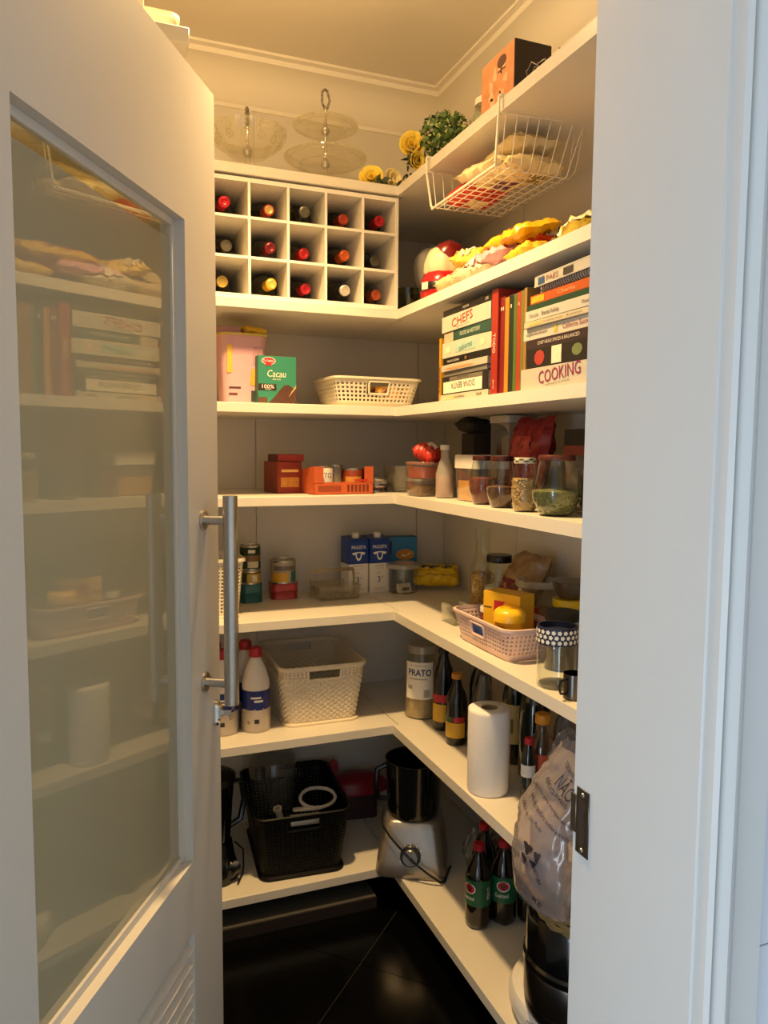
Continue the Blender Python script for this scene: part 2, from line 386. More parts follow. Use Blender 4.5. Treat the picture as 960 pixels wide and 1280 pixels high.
# solid grey strip added to imitate the lowest shelf's reflection in the floor
t = thing('floor_reflection_strip', 'grey strip imitating reflection in black floor under lowest shelf', 'reflection strip', (0, 0, 0))
G().box(.02, .815, 2.131, 2.45, .022, .036).build('top', mat('4a4843', .8), t, 0)
G().box(.02, .815, 2.125, 2.1305, 0, .0355).build('front_edge', mat('180c0a', .7), t, 0)

# warm globe lamp with a downward beam in the middle of the pantry ceiling
t = thing('ceiling_lamp', 'round warm globe lamp in the middle of the pantry ceiling', 'lamp', (.40, 1.64, ZC))
G().lathe([(.075, 0), (.075, -.006), (.068, -.010), (.062, -.008), (.0, -.008)], 40).build('trim_ring', mat('eeeae0', .4), t)
G().lathe([(.016, -.012), (.016, -.035), (.045, -.060), (.055, -.086), (.056, -.105), (.050, -.128), (.034, -.147), (.0, -.154)], 40).build('globe', emit(LAMP_COLOR, LAMP_GLOW), t)
sl = bpy.data.lights.new('downlight_beam', 'SPOT'); sl.energy = LAMP_POWER; sl.color = LAMP_COLOR; sl.spot_size = R(120); sl.spot_blend = 1.0; sl.shadow_soft_size = .045
so = bpy.data.objects.new('downlight_beam', sl); COL.objects.link(so); so.parent = t; so.location = (0, 0, -.205)

# ================================================================== shelf 1 (top)
z1 = Z[1]
def stem(path_z, parent, knob=True):
    g = G(); prof = [(.004, path_z[0])]
    for a, b in zip(path_z, path_z[1:]):
        m = (a + b) / 2; h = b - a
        prof += [(.011, a + .002), (.011, a + .006), (.015, a + .012), (.015, a + .018), (.008, a + .026), (.0045, a + .036), (.0038, m), (.006, m + .006), (.0038, m + .012), (.0042, b - .006), (.005, b)]
    g.lathe(prof, 14); return g.build('stem', CHROME, parent)
def loop_handle(zb, parent, rw=.014, rh=.030, ang=35):
    n = 22; pts = [((rw * (1 + .12 * cos(5 * a))) * cos(a), 0, zb + rh + rh * sin(a)) for a in [2 * pi * i / n for i in range(n)]]
    g = G(); g.tube(pts, .0036, 6, True)
    for i in range(0, n, 2): g.ball(pts[i], .005, 1)
    g.lathe([(.004, zb - .012), (.006, zb - .004), (.004, zb + .004)], 10)
    g.xf(Matrix.Rotation(R(ang), 4, 'Z')); return g.build('loop_handle', mat('a7a39b', .2, 1.0, var=.3, scale=200), parent)
CRY = clear('fdfcf6', .05, .07, 'fbf3dc', 1.6)
t = thing('cake_stand', 'scalloped pressed-glass dish with upright loop handle on top shelf beside door', 'cake stand', (.456, 2.305, z1))
G().lathe([(.05, 0), (.05, .004), (.02, .014), (.010, .04), (.010, .085), (.02, .09)], 24).build('foot', CRY, t)
g = G(); g.lathe([(.02, .088), (.06, .090), (.063, .094), (.094, .118), (.107, .140), (.112, .156), (.109, .1565), (.1, .140), (.085, .118), (.055, .098), (.02, .096)], 96, mod=lambda a, k: 1 + (.07 * abs(cos(6 * a)) * (1 if 3 <= k <= 8 else 0)), cap0=False, cap1=False)
pl = g.build('plate', CRY, t, 60)
for i in range(12):
    a = 2 * pi * (i + .5) / 12
    for rr, zz, q in ((.1065, .141, .0165), (.091, .120, .012)):
        g = G(); g.tube([(q * cos(b), q * sin(b) * .9, 0) for b in [2 * pi * k / 14 for k in range(14)]], .0019, 5, True); g.ball((0, 0, 0), .004, 1)
        for k in range(6): g.tube([(.006 * cos(k * pi / 3), .006 * sin(k * pi / 3), 0), (q * .85 * cos(k * pi / 3), q * .8 * sin(k * pi / 3), 0)], .0009, 4)
        g.xf(Matrix.Rotation(a, 4, 'Z') @ Matrix.Translation((rr, 0, zz)) @ Matrix.Rotation(R(-58), 4, 'Y')); g.build('relief_ring', CRY, pl)
stem([.084, .165], t); loop_handle(.172, t, .011, .026, 60)

t = thing('tiered_cake_stand', 'two-tier clear glass plate stand with beaded rims and loop handle', 'cake stand', (.700, 2.315, z1))
def beaded(rad, zz):
    g = G(); g.lathe([(.006, zz), (rad * .62, zz), (rad * .68, zz + .006), (rad, zz + .020), (rad, zz + .024), (rad * .67, zz + .010), (rad * .6, zz + .004), (.006, zz + .004)], 48, cap0=False, cap1=False)
    p = g.build('plate', CRY, t, 50); g = G(); n = int(2 * pi * rad / .0115)
    for i in range(n): g.ball((rad * cos(2 * pi * i / n), rad * sin(2 * pi * i / n), zz + .022), .0055, 1)
    stuff(g.build('beaded_rim', CRY, p))
    for q in (.63, .9):
        g = G(); g.tube([(rad * q * cos(2 * pi * i / 40), rad * q * sin(2 * pi * i / 40), zz + (.001 if q < .8 else .014)) for i in range(40)], .0016, 5, True); g.build('ridge', CRY, p)
beaded(.124, .096); beaded(.098, .192)
G().lathe([(.045, 0), (.045, .004), (.015, .014), (.008, .03), (.008, .09), (.014, .096)], 24).build('foot', CRY, t)
stem([.086, .186, .262], t); loop_handle(.268, t, .015, .027, 25)

t = thing('glass_plate', 'clear glass plate edge showing between door and scalloped dish', 'plate', (.27, 2.33, z1))
G().lathe([(.03, 0), (.05, .004), (.03, .03), (.03, .10), (.06, .11), (.085, .125), (.085, .128), (.06, .115), (.02, .104)], 40, cap1=False).build('bowl', CRY, t, 50)

random.seed(5)
def leaves(n, c, rad, size, m, parent, name='foliage', squash=1.0, surf=.55):
    g = G()
    for i in range(n):
        d = Vector((random.gauss(0, 1), random.gauss(0, 1), random.gauss(0, 1))).normalized(); r = rad * (surf + (1 - surf) * random.random())
        p = Vector(c) + Vector((d.x * r, d.y * r, d.z * r * squash)); s = size * random.uniform(.7, 1.25)
        a = d.orthogonal().normalized(); a.rotate(Matrix.Rotation(random.uniform(0, 6.28), 3, d)); b = d.cross(a)
        tip = p + a * s + d * s * .35
        v = [g.bm.verts.new(q) for q in (p, p + a * s * .5 + b * s * .32 + d * s * .1, tip, p + a * s * .5 - b * s * .32 + d * s * .1)]
        w = g.bm.verts.new(p + a * s * .5 + d * s * .26)
        for k in range(4): g.bm.faces.new((v[k], v[(k + 1) % 4], w))
    return stuff(g.build(name, m, parent, 20, recalc=False))
def rose(c, rad, m, parent, seed=1, tilt=(0, 0, 0)):
    rnd = random.Random(seed); g = G()
    for lay, (cnt, rr, hh) in enumerate(((3, .32, .75), (5, .62, .85), (6, .95, .7))):
        for k in range(cnt):
            a = 2 * pi * (k + .35 * lay) / cnt + rnd.uniform(-.1, .1); w = 1.15 * pi / cnt + .2
            rings = []
            for j in range(4):
                tt = j / 3
                rings.append([(rad * (rr * (.35 + .65 * tt ** .7) + (.14 * tt if lay else 0)) * cos(a + w * s), rad * (rr * (.35 + .65 * tt ** .7) + (.14 * tt if lay else 0)) * sin(a + w * s), rad * (hh * tt * (1 - .25 * s * s) - .3)) for s in (-1, -.5, 0, .5, 1)])
            g.loft(rings, False, False, False)
    g.xf(Matrix.Translation(c) @ Matrix.Rotation(R(tilt[0]), 4, 'X') @ Matrix.Rotation(R(tilt[1]), 4, 'Y')); return g.build('flower', m, parent, 60, solid=.0008)
YEL = mat('f0d04a', .6, var=.2, scale=60); CREAM = mat('f0dfa0', .6, var=.15, scale=60); GRN = mat('4d6a33', .6, var=.5, scale=90); GRN2 = mat('2c3a22', .65, var=.4, scale=70)
t = thing('artificial_flowers', 'yellow and cream artificial roses lying at the corner of top shelf', 'flowers', (.845, 2.20, z1))
rose((-.035, .0, .036), .034, YEL, t, 3, (70, -25)); rose((.032, -.005, .034), .034, CREAM, t, 4, (75, 20)); rose((.0, .05, .03), .03, CREAM, t, 8, (0, 0))
leaves(60, (0, .01, .016), .06, .03, GRN2, t, squash=.25); leaves(26, (.085, -.02, .045), .035, .02, GRN2, t, squash=1.3, surf=.2)
t = thing('potted_plant', 'round leafy artificial plant in a white square pot on top shelf', 'plant', (1.01, 2.10, z1))
g = G(); g.loft([[(x * k, y * k, zz) for x, y in rrect(.10, .10, .01, 3)] for zz, k in ((0, .8), (.065, 1), (.07, 1.02), (.07, .92), (.055, .9))], True, True); g.build('pot', mat('e9e2d2', .4), t)
G().tube([(0, 0, .07), (.003, 0, .11), (0, 0, .13)], .006, 6).build('stalk', mat('5b4a2c', .7), t)
leaves(520, (0, 0, .150), .080, .020, GRN, t, squash=.82); leaves(120, (0, 0, .150), .078, .014, mat('b7bb78', .6, var=.3), t, name='pale_leaves', squash=.82, surf=.85)
t = thing('yellow_rose', 'single yellow artificial rose leaning beside the leafy plant', 'flowers', (.945, 2.175, z1))
rose((-.005, .02, .150), .036, YEL, t, 11, (85, -25)); G().tube([(.01, .0, 0), (.006, .01, .08), (-.002, .018, .14)], .003, 6).build('stalk', GRN2, t); rose((.0, -.004, .095), .026, YEL, t, 12, (95, 10)); leaves(14, (.0, .01, .09), .03, .03, GRN2, t, surf=.3)

t = thing('glass_bowl', 'clear glass bowl behind the leafy plant on top shelf', 'bowl', (1.05, 1.845, z1))
G().lathe([(.04, 0), (.045, .004), (.075, .05), (.085, .1), (.085, .104), (.082, .1), (.07, .05), (.04, .008)], 32).build('body', GLASS, t)
t = thing('glass_canister', 'small glass canister with cream filling beside orange box', 'jar', (.975, 1.775, z1))
G().lathe([(.038, 0), (.04, .004), (.04, .085), (.036, .092), (.036, .1)], 28).build('body', GLASS, t); G().lathe([(.036, .004), (.036, .05), (.02, .056)], 24).build('filling', mat('e9dcb8', .8, bump=.3), t); G().lathe([(.038, .1), (.038, .115), (.03, .118)], 28).build('lid', mat('d9d4c6', .4), t)

def carton(name, label, cat, loc, w, d, h, m_front, m_side, rz=0, bev=.0012, **kw):
    """box with a printed front panel as its own part; local front is -y, origin at base centre"""
    t = thing(name, label, cat, loc, rz, **kw); G().box(-w / 2, w / 2, -d / 2, d / 2, 0, h, bev).build('body', m_side, t, 30)
    if m_front: patch(t, -w / 2 + .001, w / 2 - .001, .001, h - .001, m_front, -d / 2 - .0006, 'front_panel')
    return t
t = carton('printed_box', 'orange floral printed cardboard box with dark side on top shelf', 'box', (.940, 1.59, z1), .150, .095, .128, mat('c48458', .6, var=.3, scale=45), mat('2a1f1c', .6), -90)
rnd = random.Random(3)
for i in range(9):
    cx, cz = rnd.uniform(-.055, .055), rnd.uniform(.025, .10); patch(t, 0, 0, 0, 0, mat('dcae88', .6, var=.2), -.0485, poly=[(cx + q1 * (1 + .25 * cos(3 * a + i)) * cos(a), cz + q2 * (1 + .25 * cos(3 * a + i)) * sin(a)) for q1, q2 in [(rnd.uniform(.006, .012), rnd.uniform(.008, .016))] for a in [2 * pi * k / 16 for k in range(16)]])
patch(t, 0, 0, 0, 0, mat('4a2a1c', .6), -.049, poly=oval(.02, .103, .020, .013)); patch(t, .004, .036, .082, .086, mat('4a2a1c', .6), -.0490)
t = thing('tinsel_wire', 'tangle of silver wire and tinsel behind orange box on top shelf', 'wire', (.945, 1.435, z1))
g = G(); rnd = random.Random(9)
for k in range(9):
    a0 = rnd.uniform(0, 6); q = rnd.uniform(.015, .035); cx, cy = rnd.uniform(-.03, .05), rnd.uniform(-.05, .05)
    g.tube([(cx + q * cos(a0 + s), cy + q * 1.3 * sin(a0 + s * 1.1), .004 + .03 * abs(sin(s * .8 + k)) + .02 * rnd.random()) for s in [i * .45 for i in range(12)]], .0013, 4)
stuff(g.build('wire', mat('8f8a86', .35, .7, var=.4, scale=100), t))
t = carton('snack_box', 'small orange and yellow food box at right end of top shelf', 'box', (.935, 1.165, z1), .07, .05, .12, mat('d8892a', .5), mat('c8761f', .5), -90)
patch(t, -.035, .035, .065, .1, mat('b92f22', .5), -.0258); txt('SI', .022, INKW, t, .0, .083, -.0262, w=.05); patch(t, -.03, .03, .01, .045, mat('efd24a', .5), -.0258)

# items on the end board over the door
t = thing('white_bin', 'white plastic bin on top shelf just above the door edge', 'bin', (.115, 1.745, z1))
g = G(); g.loft([[(x * k, y * k, zz) for x, y in rrect(.14, .20, .02, 4)] for zz, k in ((0, .82), (.088, 1), (.088, 1.08), (.095, 1.08), (.095, .97), (.006, .78))]); g.build('body', mat('e8e0cc', .45), t)
t = carton('tall_white_box', 'tall pale patterned box on top shelf above the door', 'box', (.055, 1.60, z1), .12, .06, .22, mat('efe7d2', .5), mat('efe7d2', .5))
for i in range(4): patch(t, .01, .05, .03 + i * .045, .055 + i * .045, mat('cfa777', .5), -.0313, poly=[(.0 + .012 * i, .02 + .04 * i), (.045, .03 + .04 * i), (.055, .05 + .04 * i), (.02, .05 + .04 * i)])

# ================================================================== wine rack and bottles
RX0, RX1, RZ0, RZ1, RY = .312, .874, Z[2], 2.195, 2.137
t = thing('wine_rack', 'white wooden pigeonhole wine rack of fifteen square cells', 'wine rack', (0, RY, RZ0)); W2 = .0075; RH = RZ1 - RZ0
xs = [RX0, .423, .534, .645, .758, RX1 - W2 * 1.4]; zs = [0, .1085, .2165, RH - .012]
wm = mat('ebe5d8', .4, var=.03, scale=8)
for i, x in enumerate(xs): G().box(x, x + (W2 if 0 < i < 5 else W2 * 1.4), 0 if i in (0, 5) else .0012, .32, .0, RH, .0006).build('upright', wm, t)
for i, zz in enumerate(zs):
    for a, b in zip(xs, xs[1:]): G().box(a + W2, b, .0006, .32, zz + (.0004 if i == 0 else 0), zz + (.012 if i in (0, 3) else W2)).build('divider', wm, t, 0)
G().box(RX0, RX1, .32, .324, 0, RH).build('back_panel', wm, t, 0)
caps = [[('c01a2c', 'bright red'), ('b8452f', 'red and gold'), (None, 'bare black'), ('a83d2b', 'brick red'), ('a51826', 'crimson')],
        [(None, 'bare black'), ('701a22', 'dark wine red'), ('b01f2a', 'red'), ('b85426', 'copper orange'), (None, 'bare black')],
        [(None, 'gold-stoppered black'), ('d3a62c', 'yellow gold'), ('ac1d2c', 'red'), (None, 'black silver-topped'), ('a9502b', 'rust orange')]]
xpos = [[.363, .500, .593, .731, .836], [.374, .5, .6, .729, .829], [.357, .495, .602, .716, .838]]
rown = ['top', 'middle', 'bottom']; coln = ['first', 'second', 'third', 'fourth', 'fifth']
BOT = mat('10140e', .12, var=.2, coat=.4)
proto = None
for r in range(3):
    for c in range(5):
        hexc, word = caps[r][c]
        cl, cr = xs[c] + W2, xs[c + 1]; x = min(max(xpos[r][c], cl + .040), cr - .040)
        zz = RZ0 + zs[2 - r] + (.012 if r == 2 else W2) + .0395
        t = thing('wine_bottle', f'wine bottle with {word} neck, {rown[r]} row of rack, {coln[c]} cell from door', 'bottle', (x, RY + .03 + .012 * ((r * 3 + c * 2) % 4), zz), 0, 'wine bottles in the rack', rx=3.4)
        if proto is None:
            g = G(); g.lathe([(.030, -.290), (.0375, -.284), (.0375, -.10), (.034, -.082), (.018, -.06), (.0143, -.05), (.0143, -.004), (.0135, 0)], 28); g.xf(Matrix.Rotation(R(90), 4, 'X')); proto = g.build('glass', BOT, t)
            g = G(); g.lathe([(.0150, -.062), (.0153, -.058), (.0150, -.010), (.0158, -.008), (.0158, .0006), (.0145, .0022), (.0, .0024)], 24); g.xf(Matrix.Rotation(R(90), 4, 'X')); capsule = g.build('capsule', mat('c01a2c', .35, .2), t)
            g = G(); g.lathe([(.0145, -.012), (.0158, -.010), (.0158, .0), (.011, .002), (.0105, .0005), (.0, .0005)], 24); g.xf(Matrix.Rotation(R(90), 4, 'X')); lip = g.build('cork_top', mat('5d584c', .4, .4, var=.4, scale=200), t)
            lip.parent = None; COL.objects.unlink(lip)
        else:
            share(proto, 'glass', t)
            if hexc: share(capsule, 'capsule', t).data = capsule.data.copy()
            else:
                k = share(lip, 'cork_top', t)
                if 'gold' in word: k.data = lip.data.copy(); k.data.materials[0] = mat('b79b4e', .35, .6)
                if 'silver' in word: k.data = lip.data.copy(); k.data.materials[0] = mat('cfccc2', .3, .5, var=.4, scale=300)
        if hexc:
            k = [ch for ch in t.children if ch.name.startswith('capsule')][-1]; k.data.materials[0] = mat(hexc, .32, .25, var=.2, scale=50)
            dsk = G(); dsk.lathe([(.012, 0), (.010, .0008), (.009, .0002), (.0, .0002)], 18); dsk.xf(Matrix.Translation((0, -.0025, 0)) @ Matrix.Rotation(R(90), 4, 'X')); dsk.build('seal', mat({'b8452f': 'd9b46a', 'd3a62c': 'e6c860'}.get(hexc, hexc), .3, .5, var=.35, scale=250), k)
bpy.data.objects.remove(lip)

# ================================================================== shelf 2, right-hand run
z2 = Z[2]
t = thing('ceramic_figurine', 'red and cream ceramic figurine with black belt and dark red cap', 'figurine', (.945, 1.975, z2), -72)
RED = mat('a8141c', .18, var=.05, coat=.6); CRM = mat('ecdcb4', .3, var=.08, bump=.15, bscale=80)
G().lathe([(.045, 0), (.062, .006), (.066, .03), (.064, .055), (.055, .075), (.035, .088)], 32).build('body', RED, t)
g = G(); g.lathe([(.0655, .026), (.0675, .030), (.0675, .044), (.0652, .048)], 32); bl = g.build('belt', mat('17110f', .3), t)
g = G(); g.box(-.012, .012, -.002, .002, -.010, .010, .001); g.box(-.007, .007, -.003, .003, -.005, .005); g.build('buckle', mat('e6dfcc', .3), bl).location = (0, -.0685, .037)
g = G(); n = 26
rings = []
for k, (rr, zz) in enumerate(((.030, .060), (.046, .066), (.055, .082), (.054, .105), (.050, .125), (.042, .142), (.03, .15))):
    rings.append([(rr * (1 + (.07 * sin(9 * a + k) if k < 4 else 0)) * cos(a), rr * .92 * (1 + (.07 * sin(9 * a + k) if k < 4 else 0)) * sin(a), zz) for a in [2 * pi * i / 40 for i in range(40)]])
g.loft(rings); g.build('cream_top', CRM, t, 60)
g = G(); g.loft([[(cx + rr * cos(a), .01 + rr * .95 * sin(a), zz + sl * cos(a)) for a in [2 * pi * i / 28 for i in range(28)]] for cx, rr, zz, sl in ((.003, .054, .112, .004), (.004, .055, .122, .003), (.010, .048, .142, .0), (.020, .034, .158, -.004), (.034, .014, .164, -.008))]); g.build('cap', mat('7d0f16', .25, coat=.4), t, 50)
for sx in (-1, 1): G().ball((sx * .062, -.005, .045), .019, 2, (1, 1, 1.1)).build('mitten', mat('17110f', .3), t)

t = thing('porcelain_jar', 'white lobed porcelain jar behind red figurine on wine rack shelf', 'jar', (1.08, 2.27, z2))
G().lathe([(.04, 0), (.045, .01), (.04, .03), (.058, .07), (.084, .12), (.091, .165), (.086, .20), (.068, .222), (.05, .226), (.05, .21)], 60, mod=lambda a, k: 1 + (.025 * abs(sin(6 * a)) if 3 <= k <= 7 else 0)).build('body', mat('e6e0d2', .25, coat=.3), t, 60)
t = thing('glass_dish', 'small ribbed glass dish in corner beside wine rack', 'dish', (.955, 2.25, z2))
G().lathe([(.03, 0), (.034, .004), (.05, .05), (.056, .085), (.054, .085), (.045, .05), (.03, .008)], 48, mod=lambda a, k: 1 + .02 * cos(24 * a)).build('body', clear('b9c4ae', .05), t, 60)

def packet(label, loc, w, h, tk, hexc, rz=0, rx=0, ry=0, seed=1, rough=.35, name='food_packet', cat='packet', group='packets on the shelves', crinkle=.008, m=None, prints=()):
    """soft bag lying flat; origin at the centre of its underside"""
    t = thing(name, label, cat, loc, rz, group, rx, ry)
    g = G(); g.pillow(w, h, tk, seed, 26, 18, crinkle); g.xf(Matrix.Translation((0, 0, tk / 2)))
    g.build('wrapper', m or mat(hexc, rough, var=.12, scale=25, bump=.2, bscale=60), t, 70)
    for (px, py, pw, ph, ph_hex, kind) in prints:
        q = G(); nx, ny = 12, 8; rows = []
        for j in range(ny + 1):
            row = []
            for i in range(nx + 1):
                xx, yy = px - pw / 2 + pw * i / nx, py - ph / 2 + ph * j / ny
                if kind == 'o': a = 2 * pi * i / nx; xx, yy = px + pw / 2 * j / ny * cos(a), py + ph / 2 * j / ny * sin(a)
                u, v = 2 * xx / w, 2 * yy / h; f = (max(0, 1 - abs(u) ** 5) ** .6) * (max(0, 1 - abs(v) ** 3) ** .6)
                qq = Vector((u * 2.3 + seed * 7.1, v * 2.3, 1.7 + seed)); d = crinkle * mnoise.noise(qq * 1.6) + crinkle * .7 * mnoise.noise(qq * 4) + crinkle * .18 * mnoise.noise(qq * 9)
                row.append((xx, yy, tk / 2 + tk / 2 * f + d + .0016))
            rows.append(row)
        q.loft(rows, False, False, False); q.build('print', mat(ph_hex, .4, var=.1), t, 60)
    return t
# heap of bags next to the figurine
packet('brown paper parcel leaning against red figurine', (.935, 1.845, z2 + .004), .13, .10, .045, 'c9b389', -84, 0, 0, 2, prints=((0, 0, .09, .05, 'b59a6e', 'r'),))
packet('tan folded bag top standing up beside red figurine', (.975, 1.87, z2 + .05), .09, .085, .03, 'd9c8a0', -70, 40, 10, 5)
packet('white cloth-like bag at the bottom of the heap by figurine', (.945, 1.715, z2 + .004), .16, .12, .045, 'c9bca0', -86, 0, 0, 3, crinkle=.011)
packet('pink and white bag in the middle of the heap', (.94, 1.655, z2 + .038), .20, .10, .030, 'cf98a2', -92, 14, 0, 4, crinkle=.012, prints=((-.06, 0, .06, .10, 'efe2cc', 'r'),))
packet('yellow and white bag left of the top yellow bag', (.955, 1.775, z2 + .062), .15, .10, .036, 'dfba4a', -78, 18, 10, 6, crinkle=.013, prints=((-.03, -.01, .06, .05, 'f0e4c4', 'r'),))
packet('long bright yellow bag lying on top of the heap', (.955, 1.575, z2 + .066), .235, .11, .034, 'd6a91a', -94, 14, 2, 7, crinkle=.010, prints=((.0, -.02, .13, .02, '8a2f1c', 'r'), (-.03, .03, .09, .03, 'f6df84', 'r')))
packet('red printed bag under the long yellow bag', (.985, 1.54, z2 + .036), .17, .11, .026, 'c23a22', -90, 0, 0, 8, prints=((0, -.02, .1, .03, 'f2e2c0', 'r'),))
packet('small yellow bag flat at front of the heap', (.93, 1.49, z2 + .002), .12, .09, .035, 'd2ae30', -97, 0, 0, 9)
packet('yellow and white bag standing crumpled on right of wine rack shelf', (.945, 1.330, z2 + .012), .12, .08, .036, 'e2c648', -100, 12, -10, 10, crinkle=.010, prints=((.03, 0, .07, .09, 'efe6cf', 'r'), (-.03, -.03, .04, .02, '2a2420', 'r')))
# framed tray and packet at the right end
t = thing('dark_tray', 'dark brown round-cornered tray standing upright by doorway on wine rack shelf', 'tray', (.985, 1.19, z2), -90, rx=0)
g = G(); o_ = rrect(.16, .20, .03, 5); i_ = rrect(.14, .18, .024, 5)
g.loft([[(x, 0, z + .10) for x, z in o_], [(x, -.014, z + .10) for x, z in o_], [(x, -.014, z + .10) for x, z in i_], [(x, -.004, z + .10) for x, z in i_]]); g.build('body', mat('3a241c', .35), t)
t = carton('crisp_box', 'orange and white food box in front of dark tray', 'box', (.925, 1.145, z2), .10, .05, .165, mat('efe6d4', .5), mat('efe6d4', .5), -90)
patch(t, -.049, .049, .10, .145, mat('c9532c', .5, var=.3, scale=60), -.0258)

# hanging wire basket under the top shelf
t = thing('wire_basket', 'white wire basket hanging under the top shelf on the right', 'basket', (0, 0, 0)); WM = mat('ece4d0', .4)
ya, yb, xf_, xb, zt, zb = 1.520, 1.905, .862, 1.095, 2.205, 2.088
yA, yB = ya + .014, yb - .03
g = G()
for y, yy in ((ya, yA), (yb, yB)):
    g.tube([(xb - .16, y, z1 + .0035), (xf_ + .01, y, z1 + .0035), (xf_ - .001, y, z1 + .0035), (xf_ - .004, y, z1 - .002), (xf_ - .004, y, z1 - T - .004), (xf_ - .002, yy, zb + .006), (xf_ + .004, yy + (.006 if y == ya else -.006), zb)], .0030, 8)
g.tube([(xf_, yA, zb), (xf_, yB, zb)], .0030, 8)
g.build('frame', WM, t)
g = G(); g.tube([(xf_ - .001, ya, zt - .012), (xb, ya, zt), (xb, yb, zt), (xf_ - .001, yb, zt - .012)], .0018, 6); g.build('top_rim', WM, t)
for i in range(11):
    y = yA + (yB - yA) * (i + .5) / 11; yt = ya + (yb - ya) * (i + .5) / 11
    G().tube([(xf_, y, zb - .001), (xb - .03, y, zb - .001), (xb - .012, y, zb + .02), (xb, yt, zt)], .0012, 5).build('wire', WM, t)
for i in range(8):
    x = xf_ + (xb - .03 - xf_) * (i + .5) / 8; xt = xf_ + (xb - xf_) * (i + .5) / 8
    G().tube([(xt, ya, zt - .008), (x, yA - .002, zb + .012), (x, yA + .006, zb), (x, yB - .006, zb), (x, yB + .002, zb + .012), (xt, yb, zt - .008)], .0012, 5).build('wire', WM, t)
packet('red and cream packet at left end of hanging wire basket', (.955, 1.80, zb + .048), .14, .13, .045, 'c9372c', -90, 180, 0, 21, prints=((0, 0, .06, .06, 'ead9ac', 'r'),))
packet('large cream packet in middle of hanging wire basket', (.965, 1.685, zb + .066), .20, .17, .05, 'e6d6a8', -86, 180, 4, 22, prints=((.02, 0, .08, .05, '6c3a6a', 'r'),))
packet('pale packet at right end of hanging wire basket', (.975, 1.59, zb + .043), .11, .15, .04, 'e2cf9c', -90, 180, 0, 23, prints=((.0, -.02, .05, .04, '8a7a3a', 'r'),))
packet('flat cream packet on top of the basket load', (.98, 1.63, zb + .058), .18, .14, .03, 'dccba0', -94, 0, -3, 24)

# ================================================================== shelf 3
z3 = Z[3]
def shade(h, k): return ''.join('%02x' % int(int(h[i:i + 2], 16) * k) for i in (0, 2, 4))
PAGES = mat('cfc5aa', .8, var=.1, scale=300)
def book(label, loc, L, tk, depth, hexc, rz, upright=False, texts=(), patches=(), group='cookbooks', pages=True, soft=False):
    """lying: spine along x at the front, thickness in z.  upright: thickness along x, height L in z"""
    t = thing('book', label, 'book', loc, rz, group); cv = mat(shade(hexc, .84), .42, var=.06, scale=20); c = .0022 if not soft else .001
    if upright:
        g = G(); g.box(-tk / 2, tk / 2, 0, c, 0, L, .0004); g.box(-tk / 2, -tk / 2 + c, c, depth, 0, L); g.box(tk / 2 - c, tk / 2, c, depth, 0, L); g.build('cover', cv, t, 0)
        G().box(-tk / 2 + c, tk / 2 - c, c + .0008, depth - .003, .003, L - .003).build('pages', PAGES, t, 0)
    else:
        g = G(); g.box(-L / 2, L / 2, 0, c, 0, tk, .0006); g.box(-L / 2, L / 2, c, depth, 0, c); g.box(-L / 2, L / 2, c, depth, tk - c, tk); g.build('cover', cv, t, 0)
        G().box(-L / 2 + .003, L / 2 - .003, c + .0008, depth - .003, c, tk - c).build('pages', PAGES, t, 0)
    for (x0, x1, q0, q1, hx) in patches: patch(t, x0, x1, q0, q1, mat(hx, .45, var=.25, scale=90), -.0006, poly=oval((x0 + x1) / 2, (q0 + q1) / 2, (x1 - x0) / 2, (q1 - q0) / 2, 9) if hx in ('a33a34', '6d7a52', 'd08a5c', 'e0c7a8') else None)
    for (s, x, z, w, h, hx, rot) in texts: txt(s, h, mat(hx, .5, var=.02), t, x, z, -.0010, w, rot=rot)
    return t
sx, yc, SL = .886, 1.720, .262
zz = z3 + .0004; lay = [
 ('thin white book at the very bottom of left cookbook pile', .016, 'ded7c4', .258, [('receitas', -.02, .008, .06, .006, '3a3530', 0), ('AEA', .085, .008, .03, .007, '222222', 0)], [(-.11, -.03, .003, .013, 'c9b98e')]),
 ('white book lettered DONA BENTA upside down, in left cookbook pile', .047, '24201f', .25, [('DONA BENTA', -.005, .021, .13, .016, '2c2726', 180), ('comer bem', -.005, .040, .06, .005, '2c2726', 180)], [(-.116, .098, .003, .033, 'e8e0cc'), (-.08, .1, .0335, .044, '6d675c')]),
 ('thin grey book above the DONA BENTA book', .013, '8d897f', .24, [], []),
 ('salmon and white book with slanted print, left cookbook pile', .017, 'd9cfbc', .252, [], [(-.11, .06, .003, .009, 'd08a5c')]),
 ('slim black book in middle of left cookbook pile', .018, '1c1817', .262, [('MAGRA COZINHA', -.07, .009, .07, .006, 'cfc7b4', 0), ('*', .0, .009, .012, .010, 'b8863a', 0)], []),
 ('white book with blue-green banner print, left cookbook pile', .040, 'e6dfcc', .262, [('sabores', .0, .021, .07, .014, '2f6a63', 6)], [(-.055, .05, .009, .032, '9fbcae'), (-.115, -.085, .012, .028, 'cdd3b6'), (.07, .1, .01, .03, 'e0c7a8')]),
 ('teal green hardback below the CHEFS book', .027, '2c564c', .262, [('FOOD & HISTORY', .02, .014, .11, .010, 'c8d2c0', 0)], [(-.13, -.075, .001, .026, 'b9a78c')]),
 ('thick white hardback lettered CHEFS, left cookbook pile', .041, 'e4ddcb', .266, [('CHEFS', -.015, .023, .115, .022, 'b0492d', 5), ('segredos e receitas', -.01, .007, .07, .004, '3a3530', 3)], []),
 ('black book on top of left cookbook pile', .017, '1b1615', .27, [('IMPORTA', .0, .009, .035, .006, 'cfc7b4', 0), ('AS', .11, .009, .016, .007, 'cfc7b4', 0)], [])]
rnd = random.Random(1)
